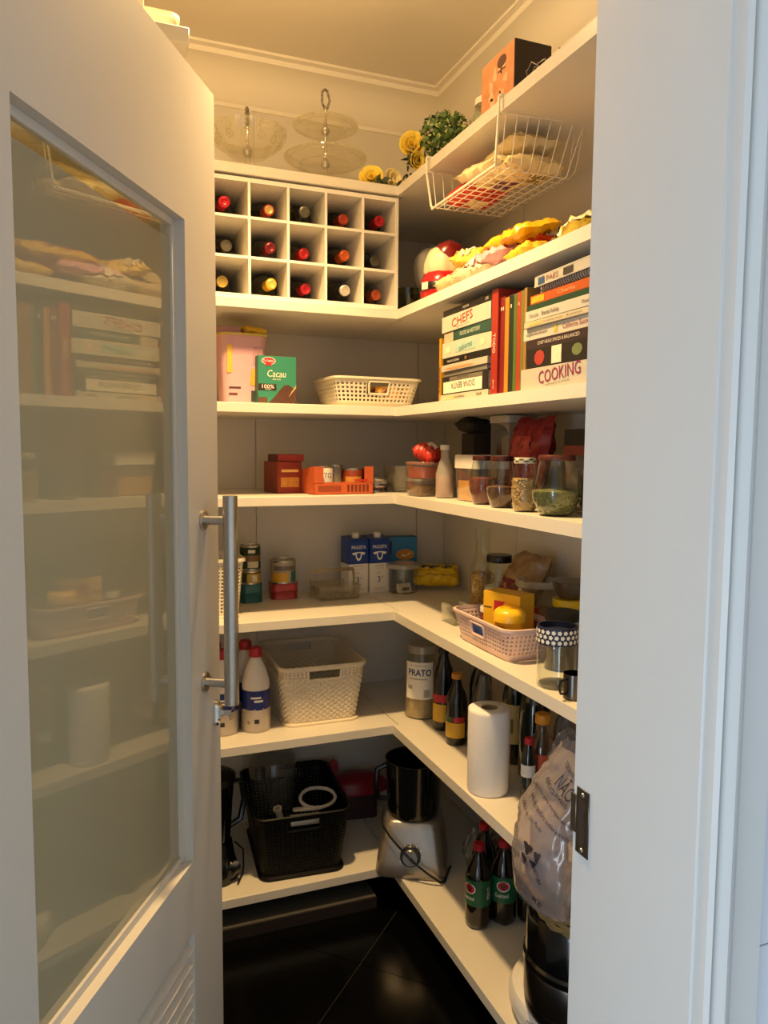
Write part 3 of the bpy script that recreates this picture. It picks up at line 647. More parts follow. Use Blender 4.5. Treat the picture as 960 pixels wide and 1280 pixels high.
for lb, tk, hx, L, tx, pt in lay:
    o = rnd.uniform(-.003, .004); book(lb, (sx + o + (.004 if 'top of' in lb else 0), yc + rnd.uniform(-.003, .003), zz), L, tk, .20, hx, -90 + rnd.uniform(-.8, .8), texts=tx, patches=pt); zz += tk + .0004
book('yellow paperback standing upright at far left of the cookbooks', (.888, 1.866, z3), .17, .012, .14, 'e0a423', -90, True, [('SABOR', 0, .06, .07, .008, '7a3a12', 90)], [])
vb = [('tall red book first of the upright cookbooks', .030, .244, 'b3301f', [('TODO', .0, .12, .045, .012, 'efe0c8', -90), ('livro', .0, .025, .02, .006, 'efe0c8', -90)]), ('dark red upright book second from the left pile', .021, .222, '8d2326', [('II', 0, .195, .012, .008, 'efe0c8', 0)]),
      ('orange-yellow upright book between dark red and black-green ones', .018, .218, 'd9952a', []), ('black-green upright book in the middle of the row', .020, .218, '1f2f24', [('I', 0, .195, .004, .008, 'efe0c8', 0)]), ('moss green slim upright book', .014, .218, '5d7a34', []),
      ('red-orange upright book right of the green one', .017, .220, 'b9472a', [('A', 0, .195, .008, .008, 'efe0c8', 0)]), ('olive slim upright book', .012, .221, '8b8440', []), ('tan slim upright book next to right cookbook pile', .012, .224, 'b08a48', [])]
yy = 1.584
for lb, w, h, hx, tx in vb:
    book(lb, (.886 + (.0 if h > .23 else .006), yy - w / 2, z3), h, w - .0006, .17, hx, -90, True, tx, []); yy -= w
t = thing('magazine', 'thin grey-white magazine lying across the upright books', 'magazine', (.915, 1.487, z3 + .2255), -90, rx=0)
G().box(-.075, .075, 0, .15, 0, .003).build('pages', mat('c9c4b8', .5), t, 0)
zz = z3 + .0004; yc = 1.308
lay2 = [
 ('thick white book lettered COOKING at the bottom of right pile', .044, 'e3dccb', .256, [('COOKING', .015, .027, .145, .026, '8c1f4c', 4), ('techniques & recipes', .01, .008, .085, .004, '3a3530', 3)], []),
 ('black book with food photographs above COOKING', .041, '26211f', .232, [], [(-.085, -.045, .004, .036, 'a33a34'), (-.02, .015, .003, .038, 'e2dcc2'), (.05, .085, .01, .034, '6d7a52')]),
 ('dark purple slim book in right cookbook pile', .019, '3c2a31', .238, [('CHEF HEAD SPICES & BALANCED', .0, .0095, .15, .007, 'd9cfc0', 0)], []),
 ('white book with red script lettering in right cookbook pile', .025, 'ece5d4', .256, [('Catherine Susine', .06, .0135, .085, .011, '8c2f36', 0), ('eiglanduoloser', -.075, .0115, .08, .009, '2a2a38', 0)], [(-.012, -.002, .005, .021, 'c9b03a')]),
 ('thin cream book in right cookbook pile', .012, 'e7dcbd', .236, [('creme leve   & pratos', .02, .006, .13, .005, '6a5f4a', 0)], [(-.1, -.05, .003, .009, 'd8b56c')]),
 ('white book with black title below the green one', .022, 'ebe4d5', .236, [('Ola Lola', -.085, .011, .035, .008, '4a4640', 0), ('Brenda Pedelas', -.025, .011, .06, .009, '1c1a1a', 0), ('Nuvem', .095, .011, .03, .007, '2a2622', 0)], []),
 ('slim dark green book under the orange one', .013, '1f4a36', .236, [], []),
 ('orange and yellow book below the ring-bound one', .019, 'd4632a', .226, [('Charlie', .02, .010, .06, .008, 'f0b070', 0)], [(-.108, -.06, .003, .016, 'd9a52c')])]
for lb, tk, hx, L, tx, pt in lay2:
    book(lb, (sx - .006 + rnd.uniform(-.004, .005), yc - (.256 - L) / 4 + rnd.uniform(-.003, .003), zz), L, tk, .20, hx, -90 + rnd.uniform(-1, 1), texts=tx, patches=pt); zz += tk + .0004
t = thing('ring_binder_book', 'white ring-bound cookbook on top of right pile', 'book', (sx - .004, 1.292, zz), -92, 'cookbooks')
G().box(-.11, .11, .012, .19, 0, .003).build('cover', mat('d9d5cc', .4), t, 0); G().box(-.108, .108, .014, .188, .003, .034).build('pages', PAGES, t, 0); G().box(-.11, .11, .0, .19, .034, .038, .0005).build('front_cover', mat('b5b2aa', .35), t, 0)
pf = G().box(-.11, .11, .0, .003, .016, .034).build('spine_flap', mat('b9b5aa', .4), t, 0)
txt('PAES', .011, mat('8a4a2c', .5), t, -.04, .0265, -.0012, w=.045); patch(t, -.095, -.07, .019, .033, mat('33507a', .5, var=.4, scale=120), -.0008); patch(t, .0, .035, .019, .033, mat('3a3430', .5), -.0008)
for i in range(26): 
    g = G(); g.tube([(-.104 + i * .0083, .010 + .010 * cos(a), .012 + .010 * sin(a)) for a in [2 * pi * k / 10 for k in range(10)]], .0011, 4, True); g.build('ring', mat('2a2a2c', .4), t)

# left run of shelf 3
t = thing('pink_tub', 'pink paper tub with yellow biscuit picture beside the door', 'tub', (.425, 2.285, z3)); PK = mat('d3a3ac', .5, var=.04)
g = G(); g.loft([[(x, y, 0) for x, y in rrect(.115, .125, .02, 5)], [(x, y, .20) for x, y in rrect(.140, .150, .03, 5)]]); g.build('body', PK, t)
g = G(); g.loft([[(x, y, .197) for x, y in rrect(.145, .155, .032, 5)], [(x, y, .204) for x, y in rrect(.147, .157, .033, 5)], [(x, y, .204) for x, y in rrect(.134, .144, .03, 5)]]); g.build('rim', mat('c7b05c', .5), t)
def slant(u, v): k = .0625 + .0125 * v / .2; return (u, -(k + .0012), v)
def tubpatch(x0, x1, v0, v1, hx, poly=None):
    g = G(); pts = poly or [(x0, v0), (x1, v0), (x1, v1), (x0, v1)]; g.bm.faces.new([g.bm.verts.new(slant(*p)) for p in pts]); g.build('print', mat(hx, .5, var=.2, scale=60), t, 0)
tubpatch(0, 0, 0, 0, 'd9a233', [(.016, .06), (.026, .052), (.034, .06), (.036, .098), (.028, .105), (.02, .1)]); tubpatch(0, 0, 0, 0, '7a4a2c', [(.036, .06), (.044, .055), (.05, .066), (.051, .098), (.044, .104), (.039, .098)])
tubpatch(-.05, -.036, .09, .17, 'd9b43c'); tubpatch(.02, .045, .008, .04, '3a3a3c'); tubpatch(.025, .052, .115, .165, 'b98a94'); tubpatch(-.045, -.01, .045, .05, '4a2a30')
tubpatch(-.045, -.02, .026, .032, '5c2a34')
packet('crumpled yellow bag on top of the pink tub', (.455, 2.27, z3 + .205), .085, .07, .026, 'd9b22c', 20, 0, 0, 31, crinkle=.004)
t = carton('pink_packet_box', 'small dull pink box on top of pink tub by door', 'box', (.385, 2.25, z3 + .2045), .06, .05, .018, None, mat('a87f86', .6), 8)
t = thing('yellow_canister', 'yellow plastic canister behind the green cocoa box', 'canister', (.535, 2.395, z3))
g = G(); g.loft([[(x * k, y * k, zz) for x, y in rrect(.105, .09, .03, 5)] for zz, k in ((0, .94), (.004, 1), (.12, 1), (.135, .96))]); g.build('body', mat('c99f28', .4), t); g = G(); g.loft([[(x * k, y * k, zz) for x, y in rrect(.108, .093, .03, 5)] for zz, k in ((.13, 1), (.155, 1), (.162, .93))]); g.build('lid', mat('d1ac2f', .4), t)
t = carton('cocoa_box', 'green cocoa powder box with red logo beside pink tub', 'box', (.514, 2.215, z3), .116, .055, .140, mat('2f7f68', .45, var=.04), mat('27604f', .5), 3)
patch(t, 0, 0, 0, 0, INKW, -.0286, poly=oval(-.026, .125, .021, .011)); patch(t, 0, 0, 0, 0, INKR, -.0289, poly=oval(-.026, .125, .019, .0095)); txt('Dr.Oetker', .007, INKW, t, -.026, .1255, -.0293, w=.031); patch(t, 0, 0, 0, 0, INKR, -.0289, poly=[(-.034, .117), (-.018, .117), (-.016, .110), (-.026, .113), (-.036, .110)])
txt('Cacau', .020, mat('f0e6c8', .5), t, -.002, .089, -.0293, w=.056, shear=.15); txt('EM PÓ', .005, mat('f0e6c8', .5), t, -.002, .073, -.0293, w=.024)
patch(t, -.057, -.003, .040, .059, mat('2c1d18', .5), -.0288); txt('100%', .011, INKW, t, -.028, .0515, -.0293, w=.036); txt('CACAU', .004, INKW, t, -.028, .0435, -.0293, w=.018)
patch(t, 0, 0, 0, 0, mat('4a2a20', .7, var=.5, scale=220), -.0289, poly=[(-.03, .002), (-.012, .018), (.004, .038), (.02, .056), (.034, .058), (.046, .05), (.057, .045), (.057, .002)]); patch(t, 0, 0, 0, 0, mat('c9a06a', .6), -.0292, poly=[(.034, .022), (.057, .050), (.057, .058), (.044, .04)]); patch(t, -.057, -.03, .002, .02, mat('5a3a2c', .7, var=.6, scale=300), -.0288)

def lattice(t, W, D, H, wt, dt, rad, nu, nv, m, name='wall', hole=.28, z0=.004, solid_rows=(0,), solid_top=1, handle=None, bulge=0.0, solid=.0022, holes_rows=None, brick=False):
    """basket wall of real openings: every cell a frame round a hole; handle = (front half-width, v0, v1) left open on the short or long front and back"""
    bot, top = resample(rrect(W - wt, D - dt, rad, 6), nu), resample(rrect(W, D, rad, 6), nu); g = G(); cache = {}
    def P(u, v):
        i = int(math.floor(u)) % nu; f = u - math.floor(u); j = (i + 1) % nu
        a = (bot[i][0] + (bot[j][0] - bot[i][0]) * f, bot[i][1] + (bot[j][1] - bot[i][1]) * f); b = (top[i][0] + (top[j][0] - top[i][0]) * f, top[i][1] + (top[j][1] - top[i][1]) * f); s = v / nv
        return Vector((a[0] + (b[0] - a[0]) * s, a[1] + (b[1] - a[1]) * s, z0 + (H - z0) * s))
    def V(u, v, out=0.0):
        k = (round(u % nu, 4), round(v, 4), out)
        if k not in cache:
            p = P(u, v)
            if out: d = Vector((p.x, p.y, 0)).normalized(); q = P(u + .1, v) - P(u - .1, v); nrm = q.cross(Vector((0, 0, 1))).normalized(); p = p + nrm * out * (1 if nrm.dot(d) > 0 else -1)
            cache[k] = g.bm.verts.new(p)
        return cache[k]
    for i in range(nu):
        for j in range(nv):
            c = P(i + .5, j + .5)
            if handle and abs(c.x) < handle[0] and abs(c.y) > .8 * (D - dt) / 2 and handle[1] <= j < handle[2]: continue
            q = [V(i, j), V(i + 1, j), V(i + 1, j + 1), V(i, j + 1)]
            if j in solid_rows or j >= nv - solid_top or (holes_rows and j not in holes_rows):
                if bulge and not (j in solid_rows or j >= nv - solid_top):
                    o = bulge if (i + j) % 2 else -bulge * .3; h = .22
                    w = [V(i + h, j + h, o), V(i + 1 - h, j + h, o), V(i + 1 - h, j + 1 - h, o), V(i + h, j + 1 - h, o)]
                    for k in range(4): g.bm.faces.new((q[k], q[(k + 1) % 4], w[(k + 1) % 4], w[k]))
                    g.bm.faces.new(w)
                else: g.bm.faces.new(q)
                continue
            h = hole; w = [V(i + h, j + h), V(i + 1 - h, j + h), V(i + 1 - h, j + 1 - h), V(i + h, j + 1 - h)]
            for k in range(4): g.bm.faces.new((q[k], q[(k + 1) % 4], w[(k + 1) % 4], w[k]))
    return g.build(name, m, t, 50 if bulge else 30, solid=solid)
def ring_part(t, name, m, specs, rad):
    g = G(); g.loft([[(x, y, zz) for x, y in rrect(w, d, rad, 6)] for w, d, zz in specs], False, False); return g.build(name, m, t, 30)
def handle_rim(t, m, hw, z0, z1, D, y_extra=.003, r=.0035, name='handle_rim', slope=0.0):
    for s in (-1, 1):
        g = G(); pts = []
        for cx, cz, a0 in ((hw - .008, z1 - .006, 0), (-hw + .008, z1 - .006, 90), (-hw + .010, z0 + .006, 180), (hw - .010, z0 + .006, 270)):
            for i in range(4): a = R(a0 + 30 * i); pts.append((cx + .006 * cos(a), s * (D / 2 + y_extra - slope * (1 - (cz + .006 * sin(a)) / z1)), cz + .006 * sin(a)))
        g.tube(pts, r, 6, True); g.build(name, m, t)
t = thing('white_basket', 'low white perforated plastic basket on the cookbook shelf', 'basket', (.830, 2.295, z3), 2); WB = mat('ded5bf', .45, var=.04)
lattice(t, .29, .23, .088, .045, .04, .028, 66, 7, WB, handle=(.034, 3, 6), hole=.24, solid_rows=(0,), solid_top=1); handle_rim(t, WB, .036, .041, .078, .222, .003, slope=.02)
G().prism(rrect(.245, .19, .02, 5), 0, .005).build('bottom', WB, t); ring_part(t, 'rim', WB, ((.29, .23, .084), (.30, .24, .085), (.30, .24, .091), (.288, .228, .092), (.286, .226, .084)), .03)
for i, (x, y, a, lb) in enumerate(((.93, 2.26, 25, 'yellow sachet sticking up at the right of white basket, nearest the books'), (.895, 2.275, -20, 'yellow sachet sticking up in the middle of white basket'), (.87, 2.32, 12, 'yellow sachet leaning at the back of white basket'))):
    packet(lb, (x, y, z3 + .048), .075, .05, .012, 'd99b22', a, 70, 0, 40 + i, crinkle=.003, group='yellow sachets in white basket', prints=((0, 0, .03, .03, '7a3a12', 'r'),))
packet('dark purple packet lying in the white basket', (.80, 2.30, z3 + .02), .15, .10, .04, '3c2632', 10, 0, 0, 45, crinkle=.005)

# ================================================================== shelf 4
z4 = Z[4]
def jar(label, loc, prof, lid, fill, fm, m=None, lidm=None, n=32, rz=0, name='glass_jar', cat='jar', group=None, grains=None):
    """prof outer profile; lid (r,z0,z1); fill = (profile)"""
    t = thing(name, label, cat, loc, rz, group); ri = [(max(.001, r - .0025), z) for r, z in prof]
    G().lathe(prof, n, cap1=False).build('body', m or GLASS, t, 50)
    if lid: r, a, b = lid; G().lathe([(r * .98, a), (r, a + .002), (r, b - .003), (r * .96, b), (r * .3, b)], n).build('lid', lidm or BLACK, t)
    if fill:
        f = G().lathe(fill, n).build('contents', fm, t, 60)
        if grains:
            rnd = random.Random(len(label)); g = G(); cnt, size, rr, zt = grains
            for i in range(cnt):
                a = rnd.uniform(0, 6.28); k = rnd.random()
                if k < .6:
                    zz = rnd.uniform(.006, zt); r = rr(zz) - size * .6
                else: zz = zt + rnd.uniform(-.001, .003); r = rr(zt) * math.sqrt(rnd.random()) * .92
                g.ball((r * cos(a), r * sin(a), zz), size * rnd.uniform(.8, 1.15), 1, (1, 1, rnd.uniform(.7, 1)))
            stuff(g.build('grains', fm, t, 60))
    return t
def tulip(h, rb, rm, rt): return [(rb * .8, 0), (rb, .004), (rm * .96, h * .3), (rm, h * .45), (rm * .97, h * .6), (rt * 1.05, h * .92), (rt, h)]
def fillof(p, zt, k=.955): 
    out = [(r * k, max(z, .004)) for r, z in p if z < zt]
    for (r0, a), (r1, b) in zip(p, p[1:]):
        if a <= zt < b: out.append(((r0 + (r1 - r0) * (zt - a) / (b - a)) * k, zt))
    return out + [(out[-1][0] * .5, zt + .004), (0, zt + .002)]
def rof(p):
    def f(z):
        for (r0, a), (r1, b) in zip(p, p[1:]):
            if a <= z <= b: return r0 + (r1 - r0) * (z - a) / max(1e-6, b - a)
        return p[-1][0]
    return f
LIDR = mat('4a1d18', .4, .3, var=.15)
p = tulip(.115, .026, .037, .026); jar('tulip jar of reddish brown spice with dark lid, leftmost of the glass jars', (.935, 1.700, z4), p, (.028, .112, .124), fillof(p, .066), mat('6b2a1c', .8, var=.6, scale=220, bump=.5, bscale=300), lidm=LIDR, group='round spice jars')
p = tulip(.115, .026, .037, .026); jar('tulip jar of dark flaked spice with dark lid, second of the glass jars', (.925, 1.590, z4), p, (.028, .112, .124), fillof(p, .05), mat('5a3a22', .8, var=.8, scale=200, bump=.5, bscale=300), lidm=LIDR, group='round spice jars')
p = [(.020, 0), (.025, .004), (.0285, .035), (.0285, .075), (.024, .1), (.022, .112)]; t = jar('glass jar of chickpeas with checkered cream lid', (.915, 1.470, z4), p, (.025, .109, .122), fillof(p, .07), mat('a98a58', .7, var=.3, scale=90), lidm=mat('d8cfb8', .5), group='round spice jars', grains=(260, .0042, rof(p), .07))
for i in range(14):
    a = 2 * pi * i / 14; g = G(); g.band(.0254, .112 if i % 2 else .116, .116 if i % 2 else .120, i * 360 / 14 - 12, i * 360 / 14 + 12, 3); g.build('lid_print', mat('5f5a3e', .5), t, 0)
p = tulip(.120, .036, .053, .036); jar('largest round glass jar of dried green herbs with wooden-brown lid', (.925, 1.360, z4), p, (.039, .117, .129), fillof(p, .052), mat('66683a', .85, var=.7, scale=160, bump=.8, bscale=220), lidm=mat('5a2a20', .4, .2, var=.2), group='round spice jars', grains=(170, .0035, rof(p), .05), rz=0)
def tub_box(label, loc, w, d, h, fillh, fm, rz=0, bodym=None, lidm=None, lidh=.02, name='food_container', cat='container', taper=.92, rad=.012):
    t = thing(name, label, cat, loc, rz); g = G(); g.loft([[(x * k, y * k, zz) for x, y in rrect(w, d, rad, 4)] for zz, k in ((0, taper), (h - lidh, 1))], True, False); g.build('body', bodym or PLASTIC, t)
    if lidh: g = G(); g.loft([[(x * k, y * k, zz) for x, y in rrect(w, d, rad, 4)] for zz, k in ((h - lidh, 1.04), (h - .003, 1.04), (h, 1.0), (h, .9), (h - .003, .88))]); g.build('lid', lidm or mat('dcd6c8', .4), t)
    if fillh: g = G(); g.loft([[(x * k, y * k, zz) for x, y in rrect(w - .006, d - .006, rad, 4)] for zz, k in ((.003, taper), (fillh, taper + (1 - taper) * fillh / h))]); g.build('contents', fm, t)
    return t
tub_box('clear box of yellow cornmeal with white lid', (.985, 1.80, z4), .13, .10, .125, .055, mat('d9a63a', .85, bump=.2), -90, lidm=mat('d9d4ca', .4), lidh=.036)
t = jar('slim milky flask with pink print behind cornmeal box', (.950, 1.955, z4), [(.022, 0), (.026, .004), (.026, .07), (.018, .1), (.012, .115), (.012, .14)], (.014, .138, .152), fillof([(.022, 0), (.026, .004), (.026, .07)], .06), mat('b9837a', .8), m=MILKY, lidm=mat('d8d2c6', .4), name='milky_flask', cat='flask')
t = tub_box('small clear tub of mixed nuts with clear lid, lowest of its stack', (.925, 2.055, z4), .085, .075, .052, .032, mat('7a5a34', .8, var=.8, scale=150, bump=.8, bscale=200), -84, lidm=clear('f0ede4', .1, .25), lidh=.008)
t = tub_box('small round-cornered tub of red snacks stacked on the nut tub', (.930, 2.045, z4 + .0525), .095, .085, .05, .034, mat('a8402c', .6, var=.5, scale=120, bump=.8, bscale=150), -80, lidm=clear('f0d8d0', .15, .3, 'e8b8a8'), lidh=.008)
packet('crumpled red and white packet on top of the stacked snack tubs', (.935, 2.05, z4 + .104), .085, .075, .05, 'b8322a', -60, 0, 20, 51, crinkle=.01, prints=((0, 0, .04, .03, 'efe0d0', 'r'),))
t = thing('plastic_bowl', 'clear plastic bowl at inner corner behind the snack tubs', 'bowl', (.955, 2.27, z4)); G().lathe([(.035, 0), (.04, .004), (.066, .05), (.072, .085), (.074, .085), (.07, .08), (.06, .045), (.036, .008)], 32).build('body', PLASTIC, t, 50)
# crowded back row on the right
t = thing('black_pouch', 'black folded pouch on tubs at back right of spice jar shelf', 'pouch', (1.12, 2.05, z4)); g = G(); g.pillow(.15, .10, .05, 61, 14, 10, .006); g.xf(Matrix.Translation((0, 0, .205)) @ Matrix.Rotation(R(12), 4, 'Y')); g.build('body', mat('1b1a1c', .5), t, 60); G().box(-.05, .05, -.04, .04, 0, .19, .004).build('box_below', mat('2a2522', .6), t)
tub_box('tall clear canister with pale lid at back of spice jar shelf', (1.12, 1.865, z4), .10, .10, .235, .10, mat('cdb98c', .8), -90, lidm=mat('b9b2a6', .4), lidh=.02, taper=.97)
packet('large dark red snack bag standing behind round spice jars', (1.10, 1.70, z4 + .115), .17, .22, .06, '8c1f22', -90, 78, 0, 62, crinkle=.012, prints=((.0, .02, .09, .06, 'b8443a', 'r'),))
t = carton('black_box', 'black carton behind largest herb jar', 'box', (1.12, 1.51, z4), .10, .08, .19, mat('16161a', .5), mat('16161a', .5), -90)
tub_box('large clear box with white lid at right end of spice jar shelf', (1.04, 1.225, z4), .15, .16, .135, .03, mat('c9c2b0', .8), -90, lidm=mat('d9d5cc', .4), lidh=.03)
tub_box('wide dark container behind chickpea jar', (1.06, 1.385, z4), .13, .12, .15, .10, mat('3a2a20', .8), -90, lidm=mat('7a2a24', .45), lidh=.022)
# left run
t = thing('tin_tray', 'open orange cardboard tray of tins on spice jar shelf', 'tray', (.716, 2.235, z4), 5); OR = mat('b8542a', .55, var=.12, scale=50); w, d = .196, .105
G().box(-w / 2, w / 2, -d / 2, d / 2, 0, .003).build('bottom', OR, t, 0); G().box(-w / 2, w / 2, -d / 2, -d / 2 + .002, 0, .038).build('front', OR, t, 0); G().box(-w / 2, w / 2, d / 2 - .002, d / 2, 0, .075).build('back', OR, t, 0)
for s in (-1, 1): g = G(); g.plate([(-d / 2, 0), (d / 2, 0), (d / 2, .075), (-d / 2 + .008, .085), (-d / 2, .085)], -.001, .001); g.xf(Matrix.Translation((s * (w / 2 - .001), 0, 0)) @ Matrix.Rotation(R(90), 4, 'Z')); g.build('side', OR, t, 0)
for s in (-1, 1): G().box(s * (w / 2) - (.03 if s > 0 else 0), s * (w / 2) + (0 if s > 0 else .03), -d / 2 - .0012, -d / 2, .036, .085).build('front_corner', OR, t, 0)
for k in range(6): patch(t, .01 + k * .013, .018 + k * .013, .008, .03, mat('6a2a16', .6), -d / 2 - .0008)
patch(t, -.085, -.01, .010, .027, mat('8a3a1c', .6), -d / 2 - .0008); patch(t, .035, .08, .040, .046, mat('b01f1c', .5), -d / 2 - .0018)
def can(label, loc, r, h, hexc, bands=(), rz=0, name='tin_can', group='tins on the shelves', texts=(), sq=None):
    t = thing(name, label, 'tin', loc, rz, group); n = 32
    if sq:
        g = G(); g.loft([[(x * k, y * k, zz) for x, y in rrect(sq[0], sq[1], sq[2], 6)] for zz, k in ((0, .96), (.002, 1), (.004, .985), (h - .004, .985), (h - .002, 1), (h, 1), (h, .95), (h - .003, .94))]); g.build('body', mat(hexc, .3, .25, var=.1), t)
        g = G(); g.loft([[(x * .94, y * .94, zz) for x, y in rrect(sq[0], sq[1], sq[2], 6)] for zz in (h - .004, h - .0025)]); g.build('lid', STEEL, t)
    else:
        G().lathe([(r * .96, 0), (r, .0015), (r, .003), (r * .975, .005), (r * .975, h - .005), (r, h - .003), (r, h - .001), (r * .96, h), (r * .94, h - .003), (0, h - .003)], n).build('body', STEEL, t)
        G().band(r * .98, .006, h - .006, -180, 180, 32).build('wrapper', mat(hexc, .4, var=.08), t)
    for z0, z1, hx, a0, a1 in bands: G().band(r * .985, z0, z1, a0, a1, 16).build('print', mat(hx, .4, var=.2, scale=60), t)
    for s, x, zz, hh, ww, hx in texts: txt(s, hh, mat(hx, .5), t, x, zz, bend=r * .99, w=ww)
    return t
can('blue and white tin at left in the orange tray', (.665, 2.225, z4 + .0035), .033, .082, 'e4ddcc', ((.006, .03, '25407a', -80, 80),), 10, texts=(('ITO', 0, .055, .016, .03, '25407a'),))
can('plain steel-grey tin in the middle of orange tray', (.712, 2.25, z4 + .0035), .024, .086, '8d8678', (), 0)
can('red-brown tin at right in the orange tray', (.765, 2.235, z4 + .0035), .033, .075, '8c3a20', ((.02, .05, 'c98a3a', -60, 40),), 0)
t = carton('red_tin_carton', 'red and brown printed carton at left of the orange tray', 'box', (.565, 2.33, z4), .08, .12, .098, mat('8c2f20', .5, var=.3, scale=60), mat('7a2f1f', .5), 8)
patch(t, -.028, .028, .066, .074, mat('efc070', .5), -.0609); patch(t, -.03, .03, .02, .05, mat('c98a3a', .5, var=.4, scale=80), -.0609)
t = carton('red_tea_carton', 'small dark red carton lying on top of the brown carton', 'box', (.575, 2.33, z4 + .0985), .085, .10, .022, mat('a8342a', .5, var=.2), mat('5a2018', .5), 5)
can('flat dark tin with red rim just right of the orange tray', (.862, 2.29, z4), .04, .022, '2a2326', ((.012, .018, '8c2a2a', -180, 180),), 0); can('second flat dark tin stacked right of the orange tray', (.864, 2.29, z4 + .0222), .039, .022, '3a2a34', ((.006, .016, 'a8a0a0', -90, 60),), 0)

# ================================================================== shelf 5
z5 = Z[5]
t = thing('ribbed_basket', 'white slatted plastic basket half behind the door handle', 'basket', (.330, 2.30, z5), 0); WB2 = mat('e6dcc4', .5)
lattice(t, .17, .22, .175, .03, .03, .018, 60, 16, WB2, hole=.22, solid_rows=(0,), solid_top=1); G().prism(rrect(.14, .19, .014, 5), 0, .005).build('bottom', WB2, t); ring_part(t, 'rim', WB2, ((.17, .22, .168), (.182, .232, .17), (.182, .232, .178), (.168, .218, .178)), .02); ring_part(t, 'foot', WB2, ((.135, .185, 0), (.15, .2, 0), (.15, .2, .008), (.14, .19, .01)), .014)
sqd = (.072, .062, .02)
can('teal rounded tin at bottom of the stack beside ribbed basket', (.480, 2.43, z5), .036, .030, '1f5a5c', (), 5, sq=sqd, texts=()); can('second teal rounded tin in stack beside ribbed basket', (.480, 2.43, z5 + .0303), .036, .030, '246066', (), 3, sq=sqd)
can('dark green printed tin in the middle of the tall stack', (.480, 2.43, z5 + .0606), .034, .045, '2a3a1c', ((.006, .035, 'b89a3a', -30, 70), (.01, .03, 'd8d2c0', 0, 30)), 0)
can('green olive tin at the top of the tall stack', (.480, 2.43, z5 + .1059), .034, .082, '22351a', ((.03, .05, '7a5a34', -60, 60), (.01, .03, 'c9c0a0', -25, 40), (.058, .068, 'e6dfc4', -22, 18)), 0)
sq2 = (.092, .075, .022)
can('red rounded fish tin at bottom of the short stack', (.597, 2.46, z5), .04, .026, 'a83a3c', (), -4, sq=sq2); can('second red rounded fish tin in the short stack', (.597, 2.46, z5 + .0263), .04, .026, 'b0444a', (), 2, sq=sq2)
can('tuna tin with yellow and grey wrapper on the red fish tins', (.597, 2.46, z5 + .0526), .043, .078, 'a39a8c', ((.006, .038, 'd0a02c', -70, 10), (.006, .042, '2f6a5c', 25, 60), (.045, .06, '6a5f5a', -60, 50)), 0)
t = thing('acrylic_egg_tray', 'clear acrylic tray with raised handle on milk shelf', 'tray', (.765, 2.415, z5), 3); AC = clear('f4f2ea', .08, .12, 'e8e2d4')
g = G(); g.loft([[(x * k, y * k, zz) for x, y in rrect(.15, .13, .015, 4)] for zz, k in ((0, .92), (.045, 1), (.047, 1.03), (.047, .98), (.006, .9))]); g.build('body', AC, t)
g = G(); g.plate([(-.085, .0), (-.08, .085), (-.075, .095), (.075, .095), (.08, .085), (.085, .0), (.08, .0), (.073, .083), (-.073, .083), (-.08, .0)], .02, .024); g.build('handle', clear('e6dcc4', .1, .3, 'cfc4a8'), t)
for i in range(4):
    for j in range(2): G().lathe([(.012, .006), (.014, .012), (.012, .012)], 14, (-.05 + i * .033, -.025 + j * .045)).build('cup', AC, t)
def milk(label, x, y, rz):
    t = thing('milk_carton', label, 'carton', (x, y, z5), rz, 'milk cartons'); w, d, h = .074, .068, .195; b = mat('20418e', .4, var=.04); wh = mat('e9e4da', .45, var=.03)
    G().box(-w / 2, w / 2, -d / 2, d / 2, 0, h * .53, .001).build('lower_body', wh, t, 0); G().box(-w / 2, w / 2, -d / 2, d / 2, h * .53, h - .012).build('upper_body', b, t, 0)
    g = G(); g.loft([[(x, y, h - .012) for x, y in ((-w / 2, -d / 2), (w / 2, -d / 2), (w / 2, d / 2), (-w / 2, d / 2))], [(x, y, h + zz) for x, y, zz in ((-w / 2, -d / 2 + .004, -.006), (w / 2, -d / 2 + .004, -.006), (w / 2, d / 2, .002), (-w / 2, d / 2, .002))]]); g.build('top', b, t, 0)
    G().lathe([(.0135, h - .005), (.0135, h + .012), (.012, h + .014), (0, h + .014)], 20, (.004, .0)).build('cap', mat('e6e1d6', .35), t)
    y0 = -d / 2 - .0008; txt('PAULISTA', .012, INKW, t, 0, h * .83, y0, w=.054, bold=.01)
    patch(t, 0, 0, 0, 0, INKW, y0, 'emblem', poly=[(-.026, h * .73), (-.014, h * .74), (-.008, h * .745), (.008, h * .745), (.014, h * .74), (.026, h * .73), (.020, h * .69), (.012, h * .70), (.010, h * .63), (.004, h * .59), (-.004, h * .59), (-.010, h * .63), (-.012, h * .70), (-.020, h * .69)])
    patch(t, 0, 0, 0, 0, b, y0 - .0003, 'emblem', poly=[(-.008, h * .725), (.008, h * .725), (.006, h * .65), (0, h * .62), (-.006, h * .65)])
    g7 = mat('8d8a8c', .5); txt('INTEGRAL', .005, g7, t, 0, h * .49, y0, w=.036); txt('longa vida', .004, g7, t, 0, h * .44, y0, w=.03); txt('3', .022, mat('3a4a78', .5), t, -.003, h * .24, y0); txt('%', .008, mat('3a4a78', .5), t, .010, h * .275, y0); txt('UHT', .006, g7, t, -.004, h * .36, y0); txt('CONTEUDO 1L', .005, g7, t, 0, h * .07, y0, w=.045)
milk('blue and white milk carton on the left of the pair', .858, 2.480, 6); milk('blue and white milk carton on the right, beside blue box', .938, 2.478, 3)
t = carton('blue_snack_box', 'light blue printed box behind clear tub', 'box', (1.045, 2.53, z5), .13, .045, .185, mat('2f7fb0', .45, var=.2, scale=30), mat('2a5a7a', .5), -8)
